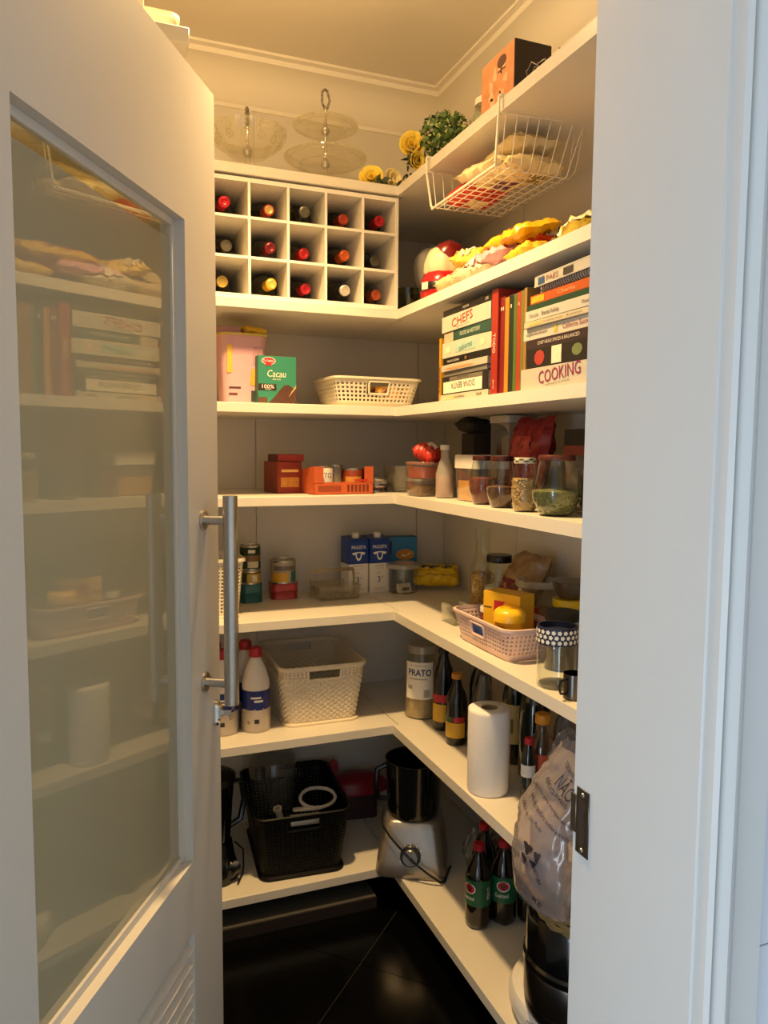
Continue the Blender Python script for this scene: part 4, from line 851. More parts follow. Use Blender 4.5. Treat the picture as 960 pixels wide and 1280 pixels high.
patch(t, 0, 0, 0, 0, mat('c9862c', .5, var=.3, scale=60), -.0233, poly=oval(.02, .12, .035, .02)); patch(t, 0, 0, 0, 0, mat('a8382c', .5), -.0236, poly=[(-.02, .075), (.055, .08), (.05, .095), (-.015, .09)]); patch(t, -.06, -.03, .12, .17, mat('1f2a3a', .5), -.0233); patch(t, 0, 0, 0, 0, mat('efe0b0', .5), -.0238, poly=[(.0, .112), (.012, .122), (.022, .117), (.034, .127), (.044, .124), (.03, .118), (.02, .112), (.01, .116)])
t = thing('clear_tub', 'round clear plastic tub with milky lid in front of blue box', 'tub', (1.020, 2.425, z5)); G().lathe([(.046, 0), (.05, .003), (.056, .09)], 32, cap1=False).build('body', PLASTIC, t); G().lathe([(.060, .088), (.060, .1), (.056, .103), (.0, .100)], 32).build('lid', MILKY, t)
packet('small folded white packet inside the clear tub', (1.02, 2.425, z5 + .006), .06, .045, .02, 'e6e2d4', 10, 70, 0, 71, crinkle=.004, prints=((0, 0, .03, .01, '5a5a5a', 'r'),))
packet('yellow crackling bag with dark curved print at inner corner', (1.155, 2.44, z5 + .030), .165, .085, .060, 'e2bd1c', -22, 42, 0, 72, crinkle=.010, prints=((.0, .015, .11, .008, '2a2418', 'r'), (0, -.02, .12, .006, 'a88a1c', 'r')))
# right run, back row
t = jar('square-shouldered glass bottle of pasta shells at back', (1.140, 2.065, z5), [(.034, 0), (.038, .004), (.038, .14), (.030, .165), (.022, .185), (.022, .235), (.026, .24), (.026, .262)], None, [(.035, .004), (.035, .115), (.02, .12), (0, .12)], mat('b98f4c', .7, var=.4, scale=120, bump=.4, bscale=150), name='pasta_bottle', cat='bottle', grains=(220, .0052, lambda z: .037, .115))
jar('glass jar of white sugar with black screw lid', (1.135, 1.955, z5), [(.040, 0), (.045, .005), (.045, .13), (.036, .155), (.035, .17)], (.038, .168, .19), [(.042, .004), (.042, .095), (.02, .10), (0, .10)], mat('d9d4c8', .9, bump=.2))
packet('brown paper bag with maroon label leaning at back right', (1.185, 1.84, z5 + .115), .17, .17, .07, '9c7f5c', -92, 62, 0, 73, crinkle=.012, prints=((-.02, -.045, .13, .06, '6e1a22', 'r'),))
t = thing('metal_bowl', 'small grey metal bowl resting on the yellow-lidded jar', 'bowl', (1.140, 1.605, z5 + .1235)); G().lathe([(.022, 0), (.026, .001), (.042, .03), (.047, .045), (.049, .046), (.045, .043), (.038, .026), (.02, .004)], 32).build('body', mat('8f8d8a', .3, .9), t)
t = jar('clear jar with yellow lid by the doorway', (1.140, 1.605, z5), [(.040, 0), (.044, .004), (.044, .09), (.038, .105)], (.043, .103, .123), [(.041, .004), (.041, .05), (0, .052)], mat('8a6a4a', .8), lidm=mat('e3be1e', .35))
jar('low clear jar with black lid behind the pink basket', (1.005, 1.440, z5), [(.036, 0), (.040, .004), (.040, .10), (.034, .115)], (.040, .113, .134), [(.037, .004), (.037, .06), (0, .062)], mat('4a3a2c', .8), lidm=BLACKM)
t = thing('clear_canister', 'wide clear canister with milky rim and red label behind yellow tin', 'canister', (1.130, 1.735, z5)); G().lathe([(.048, 0), (.052, .004), (.058, .14)], 32, cap1=False).build('body', PLASTIC, t); G().lathe([(.062, .135), (.062, .150), (.056, .152), (.054, .140)], 32).build('rim', MILKY, t); G().lathe([(.049, .004), (.052, .07), (0, .074)], 32).build('contents', mat('b9855c', .8, var=.2), t); G().band(.0565, .03, .085, -150, -30, 16).build('label', mat('a8382c', .5, var=.2, scale=50), t); txt('ATE', .02, INKW, t, -.092, .045, bend=.0575, w=.04)
t = thing('acrylic_block', 'small clear acrylic box left of pink basket', 'box', (.985, 1.935, z5), -88); g = G(); g.loft([[(x, y, zz) for x, y in rrect(.085, .06, .004, 2)] for zz in (0, .055)], True, False); g.loft([[(x, y, zz) for x, y in rrect(.078, .053, .003, 2)] for zz in (.003, .055)], True, False); g.build('body', clear('fbfbf6', .05, .04, 'e8e4d4'), t)
t = thing('pink_basket', 'pale pink perforated basket with yellow groceries at shelf front', 'basket', (.977, 1.645, z5), -90); PB = mat('dcc0b8', .45, var=.04)
lattice(t, .295, .165, .078, .03, .03, .032, 72, 7, PB, hole=.26, handle=(.034, 3, 6), solid_rows=(0,), solid_top=1); handle_rim(t, PB, .036, .036, .068, .160, .003, slope=.013); G().prism(rrect(.26, .13, .025, 5), 0, .005).build('bottom', PB, t); ring_part(t, 'rim', PB, ((.295, .165, .074), (.303, .173, .075), (.303, .173, .081), (.292, .162, .082), (.290, .160, .074)), .034)
packet('blue packet lying low inside the pink basket', (.945, 1.70, z5 + .006), .12, .06, .05, '2a3f78', -90, 0, 0, 81, crinkle=.004)
t = carton('yellow_coffee_box', 'yellow box with red triangle standing in pink basket', 'box', (.982, 1.640, z5 + .0055), .115, .06, .138, mat('e6b321', .45, var=.04), mat('dca91f', .45), -68)
patch(t, 0, 0, 0, 0, INKR, -.0308, poly=[(-.022, .118), (.012, .118), (-.026, .066)]); patch(t, 0, 0, 0, 0, INKR, -.0308, poly=oval(.034, .09, .020, .020)); patch(t, 0, 0, 0, 0, mat('f0d9b0', .5), -.0311, poly=oval(.034, .082, .011, .007)); patch(t, -.055, -.03, .095, .1, mat('7a5a14', .5), -.0308)
t = thing('yellow_tin', 'round yellow canister with domed lid and red badge in pink basket', 'canister', (.945, 1.572, z5 + .0055), -62); G().lathe([(.034, 0), (.036, .003), (.036, .085)], 32).build('body', mat('e0a81c', .35), t); G().lathe([(.040, .082), (.040, .100), (.037, .106), (.030, .112), (.022, .113), (.020, .110), (0, .110)], 32).build('lid', mat('ecb81e', .3), t)
bd = G(); n = 18; bd.bm.faces.new([bd.bm.verts.new((.0366 * sin(x / .0366), -.0366 * cos(x / .0366), zz)) for x, zz in oval(0, .055, .018, .018)]); bd.build('badge', INKR, t, 0); bd = G(); bd.bm.faces.new([bd.bm.verts.new((.0369 * sin(x / .0369), -.0369 * cos(x / .0369), zz)) for x, zz in oval(0, .05, .009, .006)]); bd.build('badge_mark', mat('f0d9b0', .5), t, 0)
t = thing('red_cup', 'small red pot with white lid in left of pink basket', 'pot', (.985, 1.735, z5 + .0055)); G().lathe([(.022, 0), (.027, .07)], 24).build('body', mat('b02a26', .4), t); G().lathe([(.029, .068), (.029, .08), (.026, .084), (0, .084)], 24).build('lid', mat('e6ddd0', .4), t)
t = thing('floral_canister', 'clear canister with navy floral band at front of milk shelf', 'canister', (.920, 1.335, z5), -60); G().lathe([(.038, 0), (.041, .003), (.042, .006), (.042, .095)], 36, cap1=False).build('body', GLASS, t); G().lathe([(.036, .004), (.036, .006), (0, .006)], 32).build('base_ring', clear('d8d4cc', .1, .2), t)
NV = mat('1b2342', .45); G().lathe([(.043, .094), (.0435, .096), (.0435, .128), (.0425, .131), (.039, .131), (.039, .118), (0, .118)], 36).build('lid', NV, t); rnd = random.Random(4)
fl_ = []
for i in range(22):
    for j in range(3):
        a = 2 * pi * (i + .5 * (j % 2)) / 22; zz = .1015 + j * .0105; g = G(); rr = .0440
        pts = []
        for k in range(10):
            q = 2 * pi * k / 10; r = .0052 * (1 if k % 2 == 0 else .72); aa = a + r * cos(q) / rr; pts.append((rr * sin(aa), -rr * cos(aa), zz + r * sin(q)))
        g.bm.faces.new([g.bm.verts.new(p) for p in pts]); fl_.append(g)
for g in fl_: g.build('flower_print', INKW, t, 0)
t = thing('metal_mug', 'small dark metal mug at the doorway end of milk shelf', 'mug', (.905, 1.250, z5), 0); G().lathe([(.020, 0), (.022, .002), (.022, .052), (.0205, .052), (.0205, .004), (0, .004)], 28).build('body', mat('5f5c58', .22, 1.0), t); G().tube([(-.021, -.002, .042), (-.035, -.004, .040), (-.038, -.004, .026), (-.034, -.004, .014), (-.021, -.002, .012)], .0026, 8).build('handle', mat('3a3836', .3, .8), t)

# ================================================================== shelf 6
z6 = Z[6]
def bleach(label, x, y, rz, wrapped=True):
    t = thing('bleach_bottle', label, 'bottle', (x, y, z6), rz, 'bleach bottles by the door'); wp = mat('e3ddd6', .4, var=.03)
    G().lathe([(.036, 0), (.042, .004), (.043, .02), (.043, .075), (.0415, .08), (.0415, .128), (.043, .133), (.042, .15), (.034, .185), (.022, .212), (.0165, .222), (.0165, .232)], 32).build('body', wp, t, 50)
    G().lathe([(.019, .228), (.020, .232), (.0195, .250), (.016, .256), (0, .256)], 20).build('cap', mat('b3202f', .35), t)
    G().band(.0432, .070, .130, -180, 180, 32).build('label', mat('1f2c78', .4, var=.08), t)
    patch(t, -.018, .014, .106, .112, INKW, bend=.0438); patch(t, -.008, .020, .095, .102, INKW, bend=.0438); g = G()
    A = [R(-180 + 9 * i) for i in range(41)]
    g.loft([[(.0452 * sin(a), -.0452 * cos(a), .002) for a in A], [(.0455 * sin(a), -.0455 * cos(a), .04) for a in A], [(.0448 * sin(a), -.0448 * cos(a), .068 + (.006 if i % 2 else 0) + .003 * sin(i * 1.7)) for i, a in enumerate(A)]], False, False, False); g.build('torn_wrap', clear('efe8e0', .2, .6, 'dcd3c8'), t, 50)
    patch(t, -.007, .007, .03, .043, mat('232028', .5), bend=.0459, name='print'); patch(t, -.03, -.022, .028, .038, mat('8a6a62', .5), bend=.0459, name='print')
bleach('white bleach bottle with blue label nearest the cream basket', .460, 2.255, -8); bleach('white bleach bottle with blue label right behind the door handle', .362, 2.262, -14)
bleach('rear bleach bottle with red cap, behind the one beside basket', .447, 2.352, 4); bleach('rear bleach bottle nearest the door', .352, 2.358, 0)

def big_basket(name, label, loc, W, D, H, m, woven, rz=0, nu=64, nv=16):
    t = thing(name, label, 'basket', loc, rz); hr = (.054, nv - 5 if woven else nv - 4, nv - 1)
    if woven: lattice(t, W, D, H, .05, .05, .035, nu, nv, m, hole=.3, solid_rows=(0,), solid_top=1, handle=hr, bulge=.0036, holes_rows=(nv - 2, nv - 3, nv - 4), solid=.002)
    else: lattice(t, W, D, H, .05, .05, .035, nu, nv, m, hole=.34, solid_rows=(0,), solid_top=1, handle=hr, solid=.002)
    zr = H * (nv - 5 if woven else nv - 4) / nv; handle_rim(t, m, .056, zr, H * (nv - 1) / nv + .001, D, .0, .0042, slope=.025)
    G().prism(rrect(W - .06, D - .06, .03, 6), .002, .006).build('bottom', m, t); ring_part(t, 'foot', m, ((W - .07, D - .07, 0), (W - .03, D - .03, 0), (W - .028, D - .028, .007), (W - .05, D - .05, .012)), .035)
    ring_part(t, 'rim', m, ((W - .004, D - .004, H - .010), (W + .008, D + .008, H - .010), (W + .012, D + .012, H - .004), (W + .012, D + .012, H + .002), (W + .004, D + .004, H + .005), (W - .006, D - .006, H + .002), (W - .008, D - .008, H - .010)), .038); return t
big_basket('woven_basket', 'cream woven-pattern plastic storage basket beside bleach bottles', (.668, 2.375, z6), .275, .355, .190, mat('e3d6bd', .5, var=.03), True, -1, 92, 23)
def pet(name, label, loc, r, h, glassm, capm, labels=(), texts=(), neck=.013, rz=-70, fill=None, petal=False, caph=.016, shoulder=.62, cat='bottle', group=None):
    t = thing(name, label, cat, loc, rz, group); s = h - caph * .6
    prof = [(r * .82, 0), (r * .97, .006), (r, .02), (r, s * shoulder * .5), (r * .985, s * shoulder * .52), (r, s * shoulder), (r * .86, s * (shoulder + .12)), (r * .55, s * (shoulder + .22)), (neck, s * (shoulder + .30)), (neck, s)]
    G().lathe(prof, 40 if petal else 30, mod=(lambda a, k: 1 - (.16 * abs(sin(2.5 * a)) if k == 0 else .05 * abs(sin(2.5 * a)) if k == 1 else 0)) if petal else None).build('body', glassm, t, 50)
    g = G(); g.lathe([(neck + .003, s - caph * .4), (neck + .0035, s - caph * .3), (neck + .003, h - .002), (neck + .001, h), (0, h)], 20); g.build('cap', capm, t)
    for z0, z1, hx, a0, a1 in labels: G().band(r * 1.008, z0, z1, a0, a1, 24).build('label', mat(hx, .45, var=.12, scale=50), t)
    for q, x, zz, hh, ww, hx in texts: txt(q, hh, mat(hx, .5), t, x, zz, bend=r * 1.02, w=ww)
    return t
t = thing('oat_jar', 'tall ribbed clear jar of oats labelled PRATO at inner corner', 'jar', (.992, 2.190, z6), -38)
ribs = [(.05, 0), (.056, .005)] + [(.056 - (.0025 if i % 2 else 0), .012 + i * .012) for i in range(13)] + [(.052, .185), (.044, .2), (.044, .215)]
G().lathe(ribs, 32, cap1=False).build('body', GLASS, t, 60); G().lathe([(.047, .212), (.047, .234), (.044, .237), (0, .237)], 28).build('lid', clear('e8e6de', .15, .5, 'd8d2c6'), t); G().lathe([(.052, .005), (.052, .15), (.03, .155), (0, .153)], 32).build('contents', mat('b99d74', .9, var=.3, scale=120, bump=.6, bscale=200), t)
G().band(.0568, .068, .188, -45, 52, 20).build('label', mat('e9e5da', .5, var=.02), t); txt('PRATO', .022, mat('22356a', .5), t, .006, .155, bend=.0575, w=.078, bold=.02); txt('Tipo Mantimento', .006, mat('6a6a70', .5), t, .0, .177, bend=.0575, w=.06)
for i, (x0, x1, z0, z1) in enumerate(((-.035, -.018, .1, .112), (.02, .04, .075, .1), (-.03, .03, .132, .136))): patch(t, x0, x1, z0, z1, mat('a9a7a4', .5), bend=.0574)
SOY = mat('0b0706', .12, var=.2, coat=.3)
pet('soy_sauce_bottle', 'dark soy sauce bottle with orange cap and yellow label', (.990, 1.935, z6), .0315, .212, SOY, mat('c9862c', .4), ((.025, .07, 'c99f2a', -75, 75), (.072, .088, 'a8242c', 5, 75), (.072, .088, '3a5a2c', -75, 0)), (), rz=-50)
pet('soy_sauce_bottle', 'taller dark soy sauce bottle with red and yellow label beside oat jar', (1.005, 2.055, z6), .032, .255, SOY, mat('1a1516', .4), ((.03, .085, 'c99f2a', -75, 75), (.09, .115, 'b0242c', -75, 75)), (), rz=-45, shoulder=.66)
pet('vinegar_bottle', 'clear bottle with pink and white label behind paper towel', (1.050, 1.880, z6), .037, .235, clear('e4dcd4', .06, .1), mat('2a2526', .4), ((.03, .10, 'c9a8a4', -90, 90), (.07, .085, 'a85a62', -90, 90)), (), rz=-50, shoulder=.6, neck=.015)
pet('dark_bottle', 'black bottle at back between soy sauce and clear bottle', (1.100, 1.990, z6), .035, .26, BOT, BLACKM, (), (), shoulder=.6)
pet('olive_oil_bottle', 'dark green bottle with cream leaf label behind paper towel', (1.085, 1.765, z6), .036, .27, mat('141c10', .12, coat=.3), BLACKM, ((.06, .17, 'b9ae84', -80, 60), (.09, .13, '4a5a34', -40, 20)), (), rz=-58, shoulder=.68)
pet('wine_bottle_standing', 'tall dark green glass bottle standing right of the paper towel', (1.080, 1.660, z6), .041, .30, mat('101a12', .08, coat=.5), BLACKM, (), (), rz=-60, shoulder=.62)
t = thing('paper_towel_roll', 'white paper towel roll standing at shelf front', 'paper towel', (.928, 1.632, z6), 0); PT = mat('e9e6e4', .9, var=.03, bump=.35, bscale=260)
g = G(); g.lathe([(.049, 0), (.0525, .003), (.0535, .01), (.0535, .208), (.0525, .214), (.049, .216), (.021, .2155)], 48, cap1=False); g.build('roll', PT, t, 60)
g = G(); g.lathe([(.021, .2155), (.0205, .2155), (.0195, .215), (.0195, .004)], 32, cap0=False, cap1=False); g.build('cardboard_core', mat('9c8468', .9), t)
pet('red_cap_bottle', 'small dark bottle with red cap and white label beside paper towel', (.985, 1.535, z6), .0185, .165, mat('16140f', .15, coat=.3), mat('b0202c', .4), ((.07, .1, 'd2d0cc', -90, 90),), (), neck=.008, shoulder=.66, rz=-60)
pet('orange_cap_bottle', 'clear bottle with orange cap and red-orange label behind grey bag', (1.040, 1.560, z6), .034, .21, clear('e9d8c4', .06, .12, 'd8a884'), mat('d98e1f', .4), ((.06, .115, 'c24a22', -90, 90),), (), neck=.016, shoulder=.6, rz=-60, caph=.024)
pet('magenta_cap_bottle', 'bottle with magenta cap at back near the doorway', (1.13, 1.585, z6), .034, .245, clear('b8b4ae', .06, .2), mat('9c1f4c', .4), (), (), neck=.016, caph=.024)
PB_ = clear('e6e8ea', .15, .42, 'c8c8cc')
t = packet('crumpled translucent white plastic bag at doorway end of paper towel shelf', (1.03, 1.385, z6 + .12), .12, .21, .07, 'd8d8da', -90, 78, 0, 95, m=PB_, crinkle=.025, name='plastic_bag', cat='bag', group=None)
t = packet('clear crinkled produce bag leaning by the doorway', (1.02, 1.27, z6 + .105), .12, .18, .07, 'd8d8da', -80, 80, 0, 96, m=PB_, crinkle=.025, name='plastic_bag', cat='bag', group=None)

# ================================================================== shelf 7
z7 = Z[7]
BKT = mat('040405', .5, var=.2); BKT.node_tree.nodes['Principled BSDF'].inputs['Specular IOR Level'].default_value = .2
BB = big_basket('black_basket', 'black perforated plastic basket full of mixer parts', (.600, 2.345, z7), .30, .385, .205, BKT, False, -4, 84, 18)
WP = mat('d6cfc2', .4)
t = thing('white_beater', 'white looped plastic mixer attachment lying in the black basket', 'mixer part', (.625, 2.27, z7 + .165), -10)
g = G(); g.tube([(.035 + .062 * cos(a) * (1 if cos(a) > 0 else .85), .025 + .042 * sin(a), .024 + .014 * sin(a)) for a in [2 * pi * i / 20 for i in range(20)]], .006, 8, True); g.build('loop', WP, t); G().box(-.045, .045, -.02, -.002, 0, .012, .004).build('stem', WP, t)
t = thing('white_tube', 'white plastic tube standing in black basket', 'mixer part', (.565, 2.30, z7 + .06), 0, rx=14, ry=-16); G().lathe([(.011, 0), (.011, .125), (.014, .127), (.014, .135), (.009, .135), (.009, .01)], 16).build('body', WP, t)
t = thing('steel_blade', 'pale flat blade case seen through the basket handle', 'mixer part', (.61, 2.215, z7 + .14), -6, rx=-20); G().box(-.05, .05, 0, .012, 0, .035, .003).build('body', mat('c9c8c4', .3, .3), t)
t = thing('black_jug_lid', 'black mixer lid heaped at back of black basket', 'mixer part', (.565, 2.275, z7 + .055), 0, rx=-6); G().lathe([(.07, 0), (.078, .01), (.078, .05), (.068, .07), (.03, .08), (0, .08)], 32).build('body', mat('101113', .35), t); G().lathe([(.02, .078), (.02, .095), (0, .095)], 16).build('knob', BLACK, t)
t = thing('cake_dome', 'ribbed clear glass dome standing at the back inside black basket', 'cake dome', (.555, 2.445, z7 + .0065))
g = G(); g.lathe([(.070, 0), (.074, .01), (.080, .22), (.078, .27), (.065, .292), (.03, .30), (0, .302)], 64, mod=lambda a, k: 1 + .012 * cos(32 * a)); g.build('dome', clear('e4e4e0', .1, .16, 'c8c8c4'), t, 70); G().lathe([(.012, .30), (.018, .32), (0, .33)], 16).build('knob', PLASTIC, t)
t = thing('red_dustpan', 'red plastic scoop with round tab at back wall', 'scoop', (.87, 2.485, z7), -8); RP = mat('8c1424', .35)
g = G(); g.loft([[(x * k, y * k, zz) for x, y in circ(.115, 32, .06)] for zz, k in ((.10, 1.04), (.108, 1.06), (.135, .9), (.155, .6), (.163, .2))]); g.build('bowl', RP, t, 50); g = G(); g.loft([[(x, y, zz) for x, y in rrect(.15, .06, .02, 4)] for zz in (0, .1)]); g.build('stand', mat('3a1a1c', .5), t)
g = G(); g.plate(oval(-.085, .19, .018, .03), -.012, -.004); g.build('tab', RP, t)
# blender at the far left
t = thing('blender', 'black blender with smoked jug standing beside the door', 'blender', (.330, 2.27, z7), 20)
G().lathe([(.07, 0), (.075, .006), (.075, .03), (.062, .07), (.055, .115), (.05, .12)], 32).build('base', mat('0f0f11', .2, coat=.4), t)
g = G(); g.lathe([(.045, .12), (.05, .125), (.062, .30), (.066, .31), (.062, .31), (.047, .13)], 32); g.build('jug', clear('3a3a3c', .05, .35, '202022'), t); G().lathe([(.068, .305), (.068, .325), (.05, .335), (.025, .338), (.025, .35), (0, .35)], 32).build('lid', BLACK, t)
G().tube([(.055, 0, .29), (.095, -.005, .28), (.105, -.005, .22), (.09, -.005, .16), (.052, 0, .145)], .010, 8).build('handle', mat('141416', .2, coat=.3), t); G().lathe([(.02, 0), (.018, .01), (0, .011)], 20).xf(Matrix.Translation((.03, -.068, .05)) @ Matrix.Rotation(R(80), 4, 'X')).build('knob', CHROME, t)
g = G(); g.tube([(.06, -.02, .10), (.085, -.03, .07), (.08, -.04, .02), (.07, -.05, .004), (.03, -.09, .004)], .003, 6); g.build('cord', BLACKM, t)
# food processor in the corner
t = thing('food_processor', 'silver food processor with black bowl at inner corner', 'food processor', (.938, 2.125, z7), -28)
def mring(w0, d0, zz, dy=0, r=.03): return [(x, y + dy, zz) for x, y in rrect(w0, d0, r, 5)]
g = G(); g.loft([mring(.218, .20, .004), mring(.222, .204, .012), mring(.214, .196, .05), mring(.200, .176, .10, .006), mring(.186, .160, .14, .010), mring(.176, .150, .16, .012), mring(.16, .135, .168, .012)]); g.build('base', SILVERP, t, 50)
G().prism(rrect(.2, .18, .03), 0, .005).build('feet', BLACKM, t)
g = G(); g.lathe([(.077, .166), (.082, .172), (.084, .19), (.091, .33), (.093, .345), (.088, .345), (.082, .20), (0, .19)], 40, (0, .012)); g.build('bowl', mat('0a0a0b', .18, coat=.5), t)
g = G(); g.tube([(-.088, .0, .32), (-.115, -.01, .31), (-.118, -.012, .25), (-.11, -.01, .215), (-.083, .0, .21)], .009, 8); g.build('bowl_handle', mat('0d0d0e', .25), t)
kn = G(); kn.lathe([(.032, 0), (.032, .004), (.030, .006), (.0255, .006)], 36); M_ = Matrix.Translation((0, -.0985, .075)) @ Matrix.Rotation(R(81), 4, 'X'); kn.xf(M_); dial = kn.build('dial_ring', mat('2c2e30', .3, .3), t)
kn = G(); kn.lathe([(.024, .004), (.024, .016), (.022, .018), (0, .018)], 32); kn.box(-.003, .003, -.022, .022, .018, .023, .001); kn.xf(M_); kn.build('dial', mat('8f8b84', .3, .8), dial)
txt('WALITA', .006, INK, t, 0, .020, -.1032, w=.026)
for i in range(9):
    a = R(-120 + 30 * i); g = G(); g.box(.036 * sin(a) - .001, .036 * sin(a) + .001, .036 * cos(a) - .003, .036 * cos(a) + .003, 0, .0006); g.xf(M_ @ Matrix.Translation((0, 0, .0))); g.build('dial_mark', INKW, t, 0)
g = G(); g.tube([(-.095, -.06, .20), (-.088, -.088, .165), (-.065, -.098, .135), (-.03, -.112, .105), (.01, -.122, .07), (.06, -.125, .035), (.095, -.12, .010), (.108, -.10, .005), (.112, -.06, .006), (.122, -.02, .008)], .0035, 8); g.build('cord', BLACK, t)
GU = mat('17100b', .1, var=.2, coat=.4)
def guarana(label, x, y, rz):
    t = pet('soda_bottle', label, (x, y, z7), .0365, .235, GU, mat('a8182a', .4), ((.068, .142, '0f5a3a', -180, 180),), (), rz=rz, petal=True, group='guarana soda bottles', shoulder=.62, caph=.018)
    r = .0372
    def cp(poly, k, m, nm):
        g = G(); g.bm.faces.new([g.bm.verts.new(((r + k) * sin(x / (r + k)), -(r + k) * cos(x / (r + k)), zz)) for x, zz in poly]); g.build(nm, m, t, 0)
    cp(oval(.004, .118, .019, .015), .0004, INKW, 'emblem'); cp(oval(.004, .118, .0165, .0125), .0008, mat('b81f3a', .5), 'emblem'); cp([(-.006, .122), (.004, .126), (.014, .122), (.009, .112), (.004, .107), (-.001, .112)], .0012, mat('5a0f1c', .5), 'emblem')
    txt('Guaraná', .012, INKW, t, 0, .092, bend=.0384, w=.040, shear=.2); patch(t, -.062, -.050, .085, .135, INKW, bend=.0378); txt('ZERO', .010, INKW, t, .062, .105, bend=.0384, rot=90)
guarana('guarana bottle at front left of the soda group', .985, 1.775, -75); guarana('guarana bottle with red emblem turned to the doorway', 1.060, 1.765, -38)
guarana('guarana bottle behind the front two', 1.055, 1.870, -50); guarana('guarana bottle half hidden by wicker basket', 1.135, 1.745, -90)
t = packet('crumpled grey-white plastic bag behind the guarana bottles', (1.135, 1.985, z7 + .004), .13, .13, .15, 'b9b9b4', -60, 0, 0, 101, m=clear('d0d2d2', .2, .6, 'a8aaa8'), crinkle=.03, name='plastic_bag', cat='bag', group=None)
pet('dark_soda_bottle', 'dark bottle with pale cap at back behind the guarana bottles', (1.20, 1.84, z7), .035, .27, mat('0d0b0c', .15), mat('c9c4bc', .4), (), ())
# rice cooker tower by the doorway: white appliance, dark pot with steel band, wicker basket, printed bag
t = thing('round_appliance', 'white round appliance base at the doorway end of lowest shelf', 'appliance', (1.045, 1.395, z7), -60)
G().lathe([(.135, 0), (.15, .006), (.160, .03), (.160, .05), (.152, .066), (.135, .074), (.0, .076)], 48).build('body', mat('e6e2da', .35, coat=.3), t)
txt('multi', .009, mat('55524f', .5), t, -.04, .047, bend=.1612, w=.026, rot=4); txt('SECA', .008, mat('55524f', .5), t, -.04, .034, bend=.1612, w=.03, rot=4)
t = thing('dark_pot', 'black pot with brushed steel band stacked on white appliance', 'pot', (.995, 1.325, z7 + .0765), 0)
G().lathe([(.112, 0), (.118, .008), (.120, .022), (.120, .035)], 48).build('lower_body', BLACK, t); G().lathe([(.1205, .035), (.1215, .037), (.1215, .112), (.1205, .115)], 48).build('steel_band', mat('6e6862', .3, 1.0, var=.2, scale=40), t)
G().lathe([(.120, .115), (.125, .12), (.125, .132), (.120, .138), (.118, .225), (.112, .238), (.0, .240)], 48).build('upper_body', mat('0b0b0c', .16, coat=.5), t)
t = thing('wicker_basket', 'woven wicker bread basket sitting on the black pot', 'basket', (.972, 1.290, z7 + .317), 0); WK = mat('8d7447', .7, var=.35, scale=80)
for k in range(7):
    rr = .085 + .042 * (k / 6) ** .8; zz = .007 + .0135 * k; g = G(); n = 44
    g.tube([(rr * cos(2 * pi * i / n), rr * sin(2 * pi * i / n), zz + .004 * sin(11 * 2 * pi * i / n + k * pi)) for i in range(n)], .0065, 6, True); g.build('strand', WK, t)
G().lathe([(.08, 0), (.085, .004), (0, .005)], 32).build('bottom', WK, t)
for i in range(22):
    a = 2 * pi * i / 22; G().tube([(.084 * cos(a), .084 * sin(a), .002), (.108 * cos(a), .108 * sin(a), .045), (.129 * cos(a), .129 * sin(a), .09)], .003, 5).build('stake', WK, t)
BX, BY, BZ = .955, 1.280, z7 + .325
t = thing('printed_plastic_bag', 'pinkish translucent rubbish bag printed NÃO RECICLÁVEIS standing in wicker basket', 'bag', (BX, BY, BZ), 0)
# the bag sags out of the wicker basket and leans up in front of the shelf above: height, centre, half-widths, crease depth
BT = [(.455, .965, 1.285, .070, .080, .3), (.50, .950, 1.275, .085, .092, .4), (.538, .895, 1.255, .085, .092, .3), (.550, .828, 1.235, .036, .086, .15), (.600, .822, 1.228, .038, .086, .2), (.66, .838, 1.230, .055, .088, 1), (.72, .850, 1.230, .056, .084, 1), (.78, .862, 1.222, .046, .074, 1), (.83, .874, 1.210, .034, .058, 1), (.865, .884, 1.205, .024, .045, 1.3)]
def bagp(a, zz, k=0.0):
    zz = min(BT[-1][0], max(BT[0][0], zz))
    for p, q in zip(BT, BT[1:]):
        if p[0] <= zz <= q[0]:
            f = (zz - p[0]) / (q[0] - p[0]); f = f * f * (3 - 2 * f); c = [p[i] + (q[i] - p[i]) * f for i in range(6)]; break
    v = Vector((cos(a) * 1.4, sin(a) * 1.4, zz * 9)); w = (.14 * mnoise.noise(v * 1.3) + .08 * mnoise.noise(v * 3.1 + Vector((4, 1, 2))) + .04 * mnoise.noise(v * 7)) * c[5]
    return (c[1] + (c[3] * (1 + w) + k) * sin(a) - BX, c[2] - (c[4] * (1 + w) + k) * cos(a) - BY, zz - BZ)
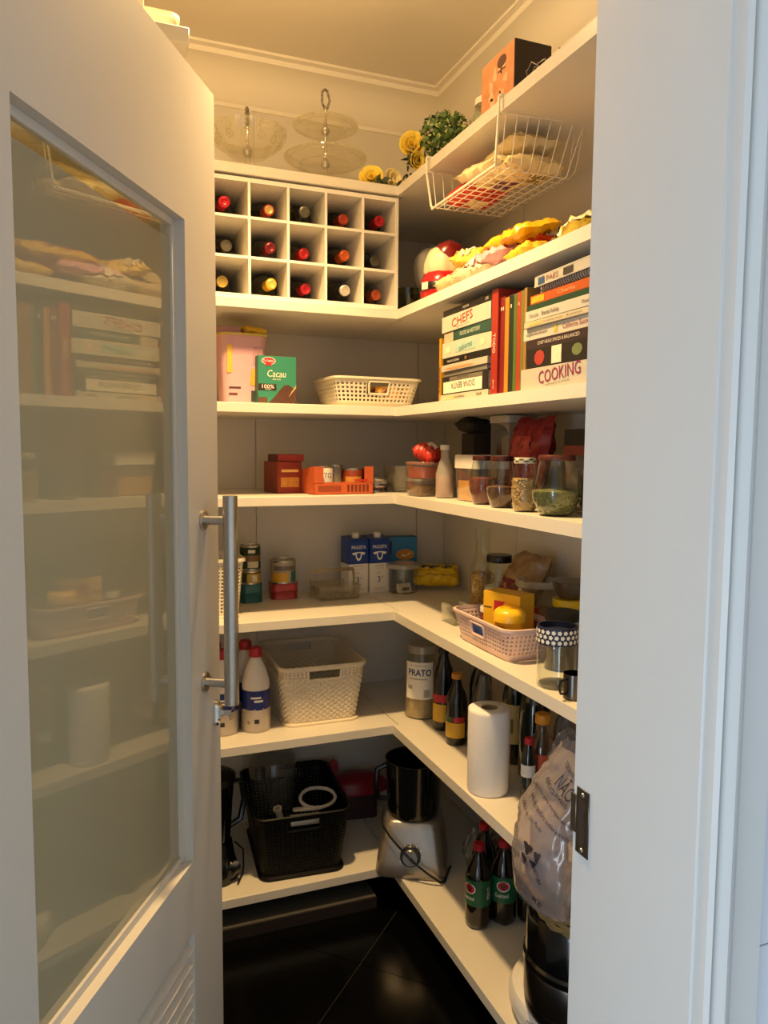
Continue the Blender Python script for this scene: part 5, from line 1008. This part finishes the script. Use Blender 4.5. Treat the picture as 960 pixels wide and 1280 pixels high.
g = G(); n, mrow = 80, 64; z0_, z1_ = BT[0][0], BT[-1][0]; g.loft([[bagp(2 * pi * i / n, z0_ + (z1_ - z0_) * j / mrow) for i in range(n)] for j in range(mrow + 1)], True, False); g.build('film', clear('ece6e8', .14, .36, 'd2c9cc'), t, 80)
g = G(); g.loft([[(.055 * r * cos(a) + .84 - BX, .075 * r * sin(a) + 1.228 - BY, zz - BZ) for a in [2 * pi * i / 30 for i in range(30)]] for r, zz in ((.2, .592), (.45, .60), (.62, .64), (.6, .70), (.4, .74), (.1, .75))]); g.build('contents', mat('a89c98', .7, var=.3, scale=15), t, 60)
A0 = R(-72)
def bagtext(q, x, zz, h, m, w=None, rot=-24, shear=0):
    """print that follows the bag film; x runs round the bag, zz is height"""
    tx = txt(q, h, m, t, 0, 0, 0, w=w, rot=rot, shear=shear)
    for v in tx.data.vertices: v.co = bagp(A0 + (v.co.x + x) / .075, v.co.z + zz, .0018)
BI = mat('2a2433', .5)
bagtext('TERIAIS', .018, .838, .009, BI, .042); bagtext('NÃO', .030, .806, .032, BI, .058); bagtext('RECICLÁVEIS', .008, .790, .010, BI, .082)
bagtext('destina para entregar seu material', .022, .756, .009, BI, .150); bagtext('rede de resíduos indiferenciados', .010, .738, .009, BI, .135); bagtext('cidade de São Paulo.', -.022, .730, .008, BI, .075)
def bagblob(cx, cz, rx, rz, m, nn=12, nm='print'):
    g = G(); c = g.bm.verts.new(bagp(A0 + cx / .075, cz, .0022)); ring = []
    for k in range(nn):
        f = 1 + .35 * sin(3 * 2 * pi * k / nn); x, zz = cx + rx * f * cos(2 * pi * k / nn), cz + rz * f * sin(2 * pi * k / nn); ring.append(g.bm.verts.new(bagp(A0 + x / .075, zz, .0022)))
    for k in range(nn): g.bm.faces.new((c, ring[k], ring[(k + 1) % nn]))
    g.build(nm, m, t, 60)
for cx, cz, rx, rz in ((-.012, .672, .012, .010), (-.022, .645, .010, .009), (.004, .650, .007, .007), (.012, .668, .006, .010)): bagblob(cx, cz, rx, rz, BI)
bagtext('PREFEITURA', .010, .632, .009, BI, .042, -60); bagtext('RE', .012, .572, .012, BI, .024, -25)
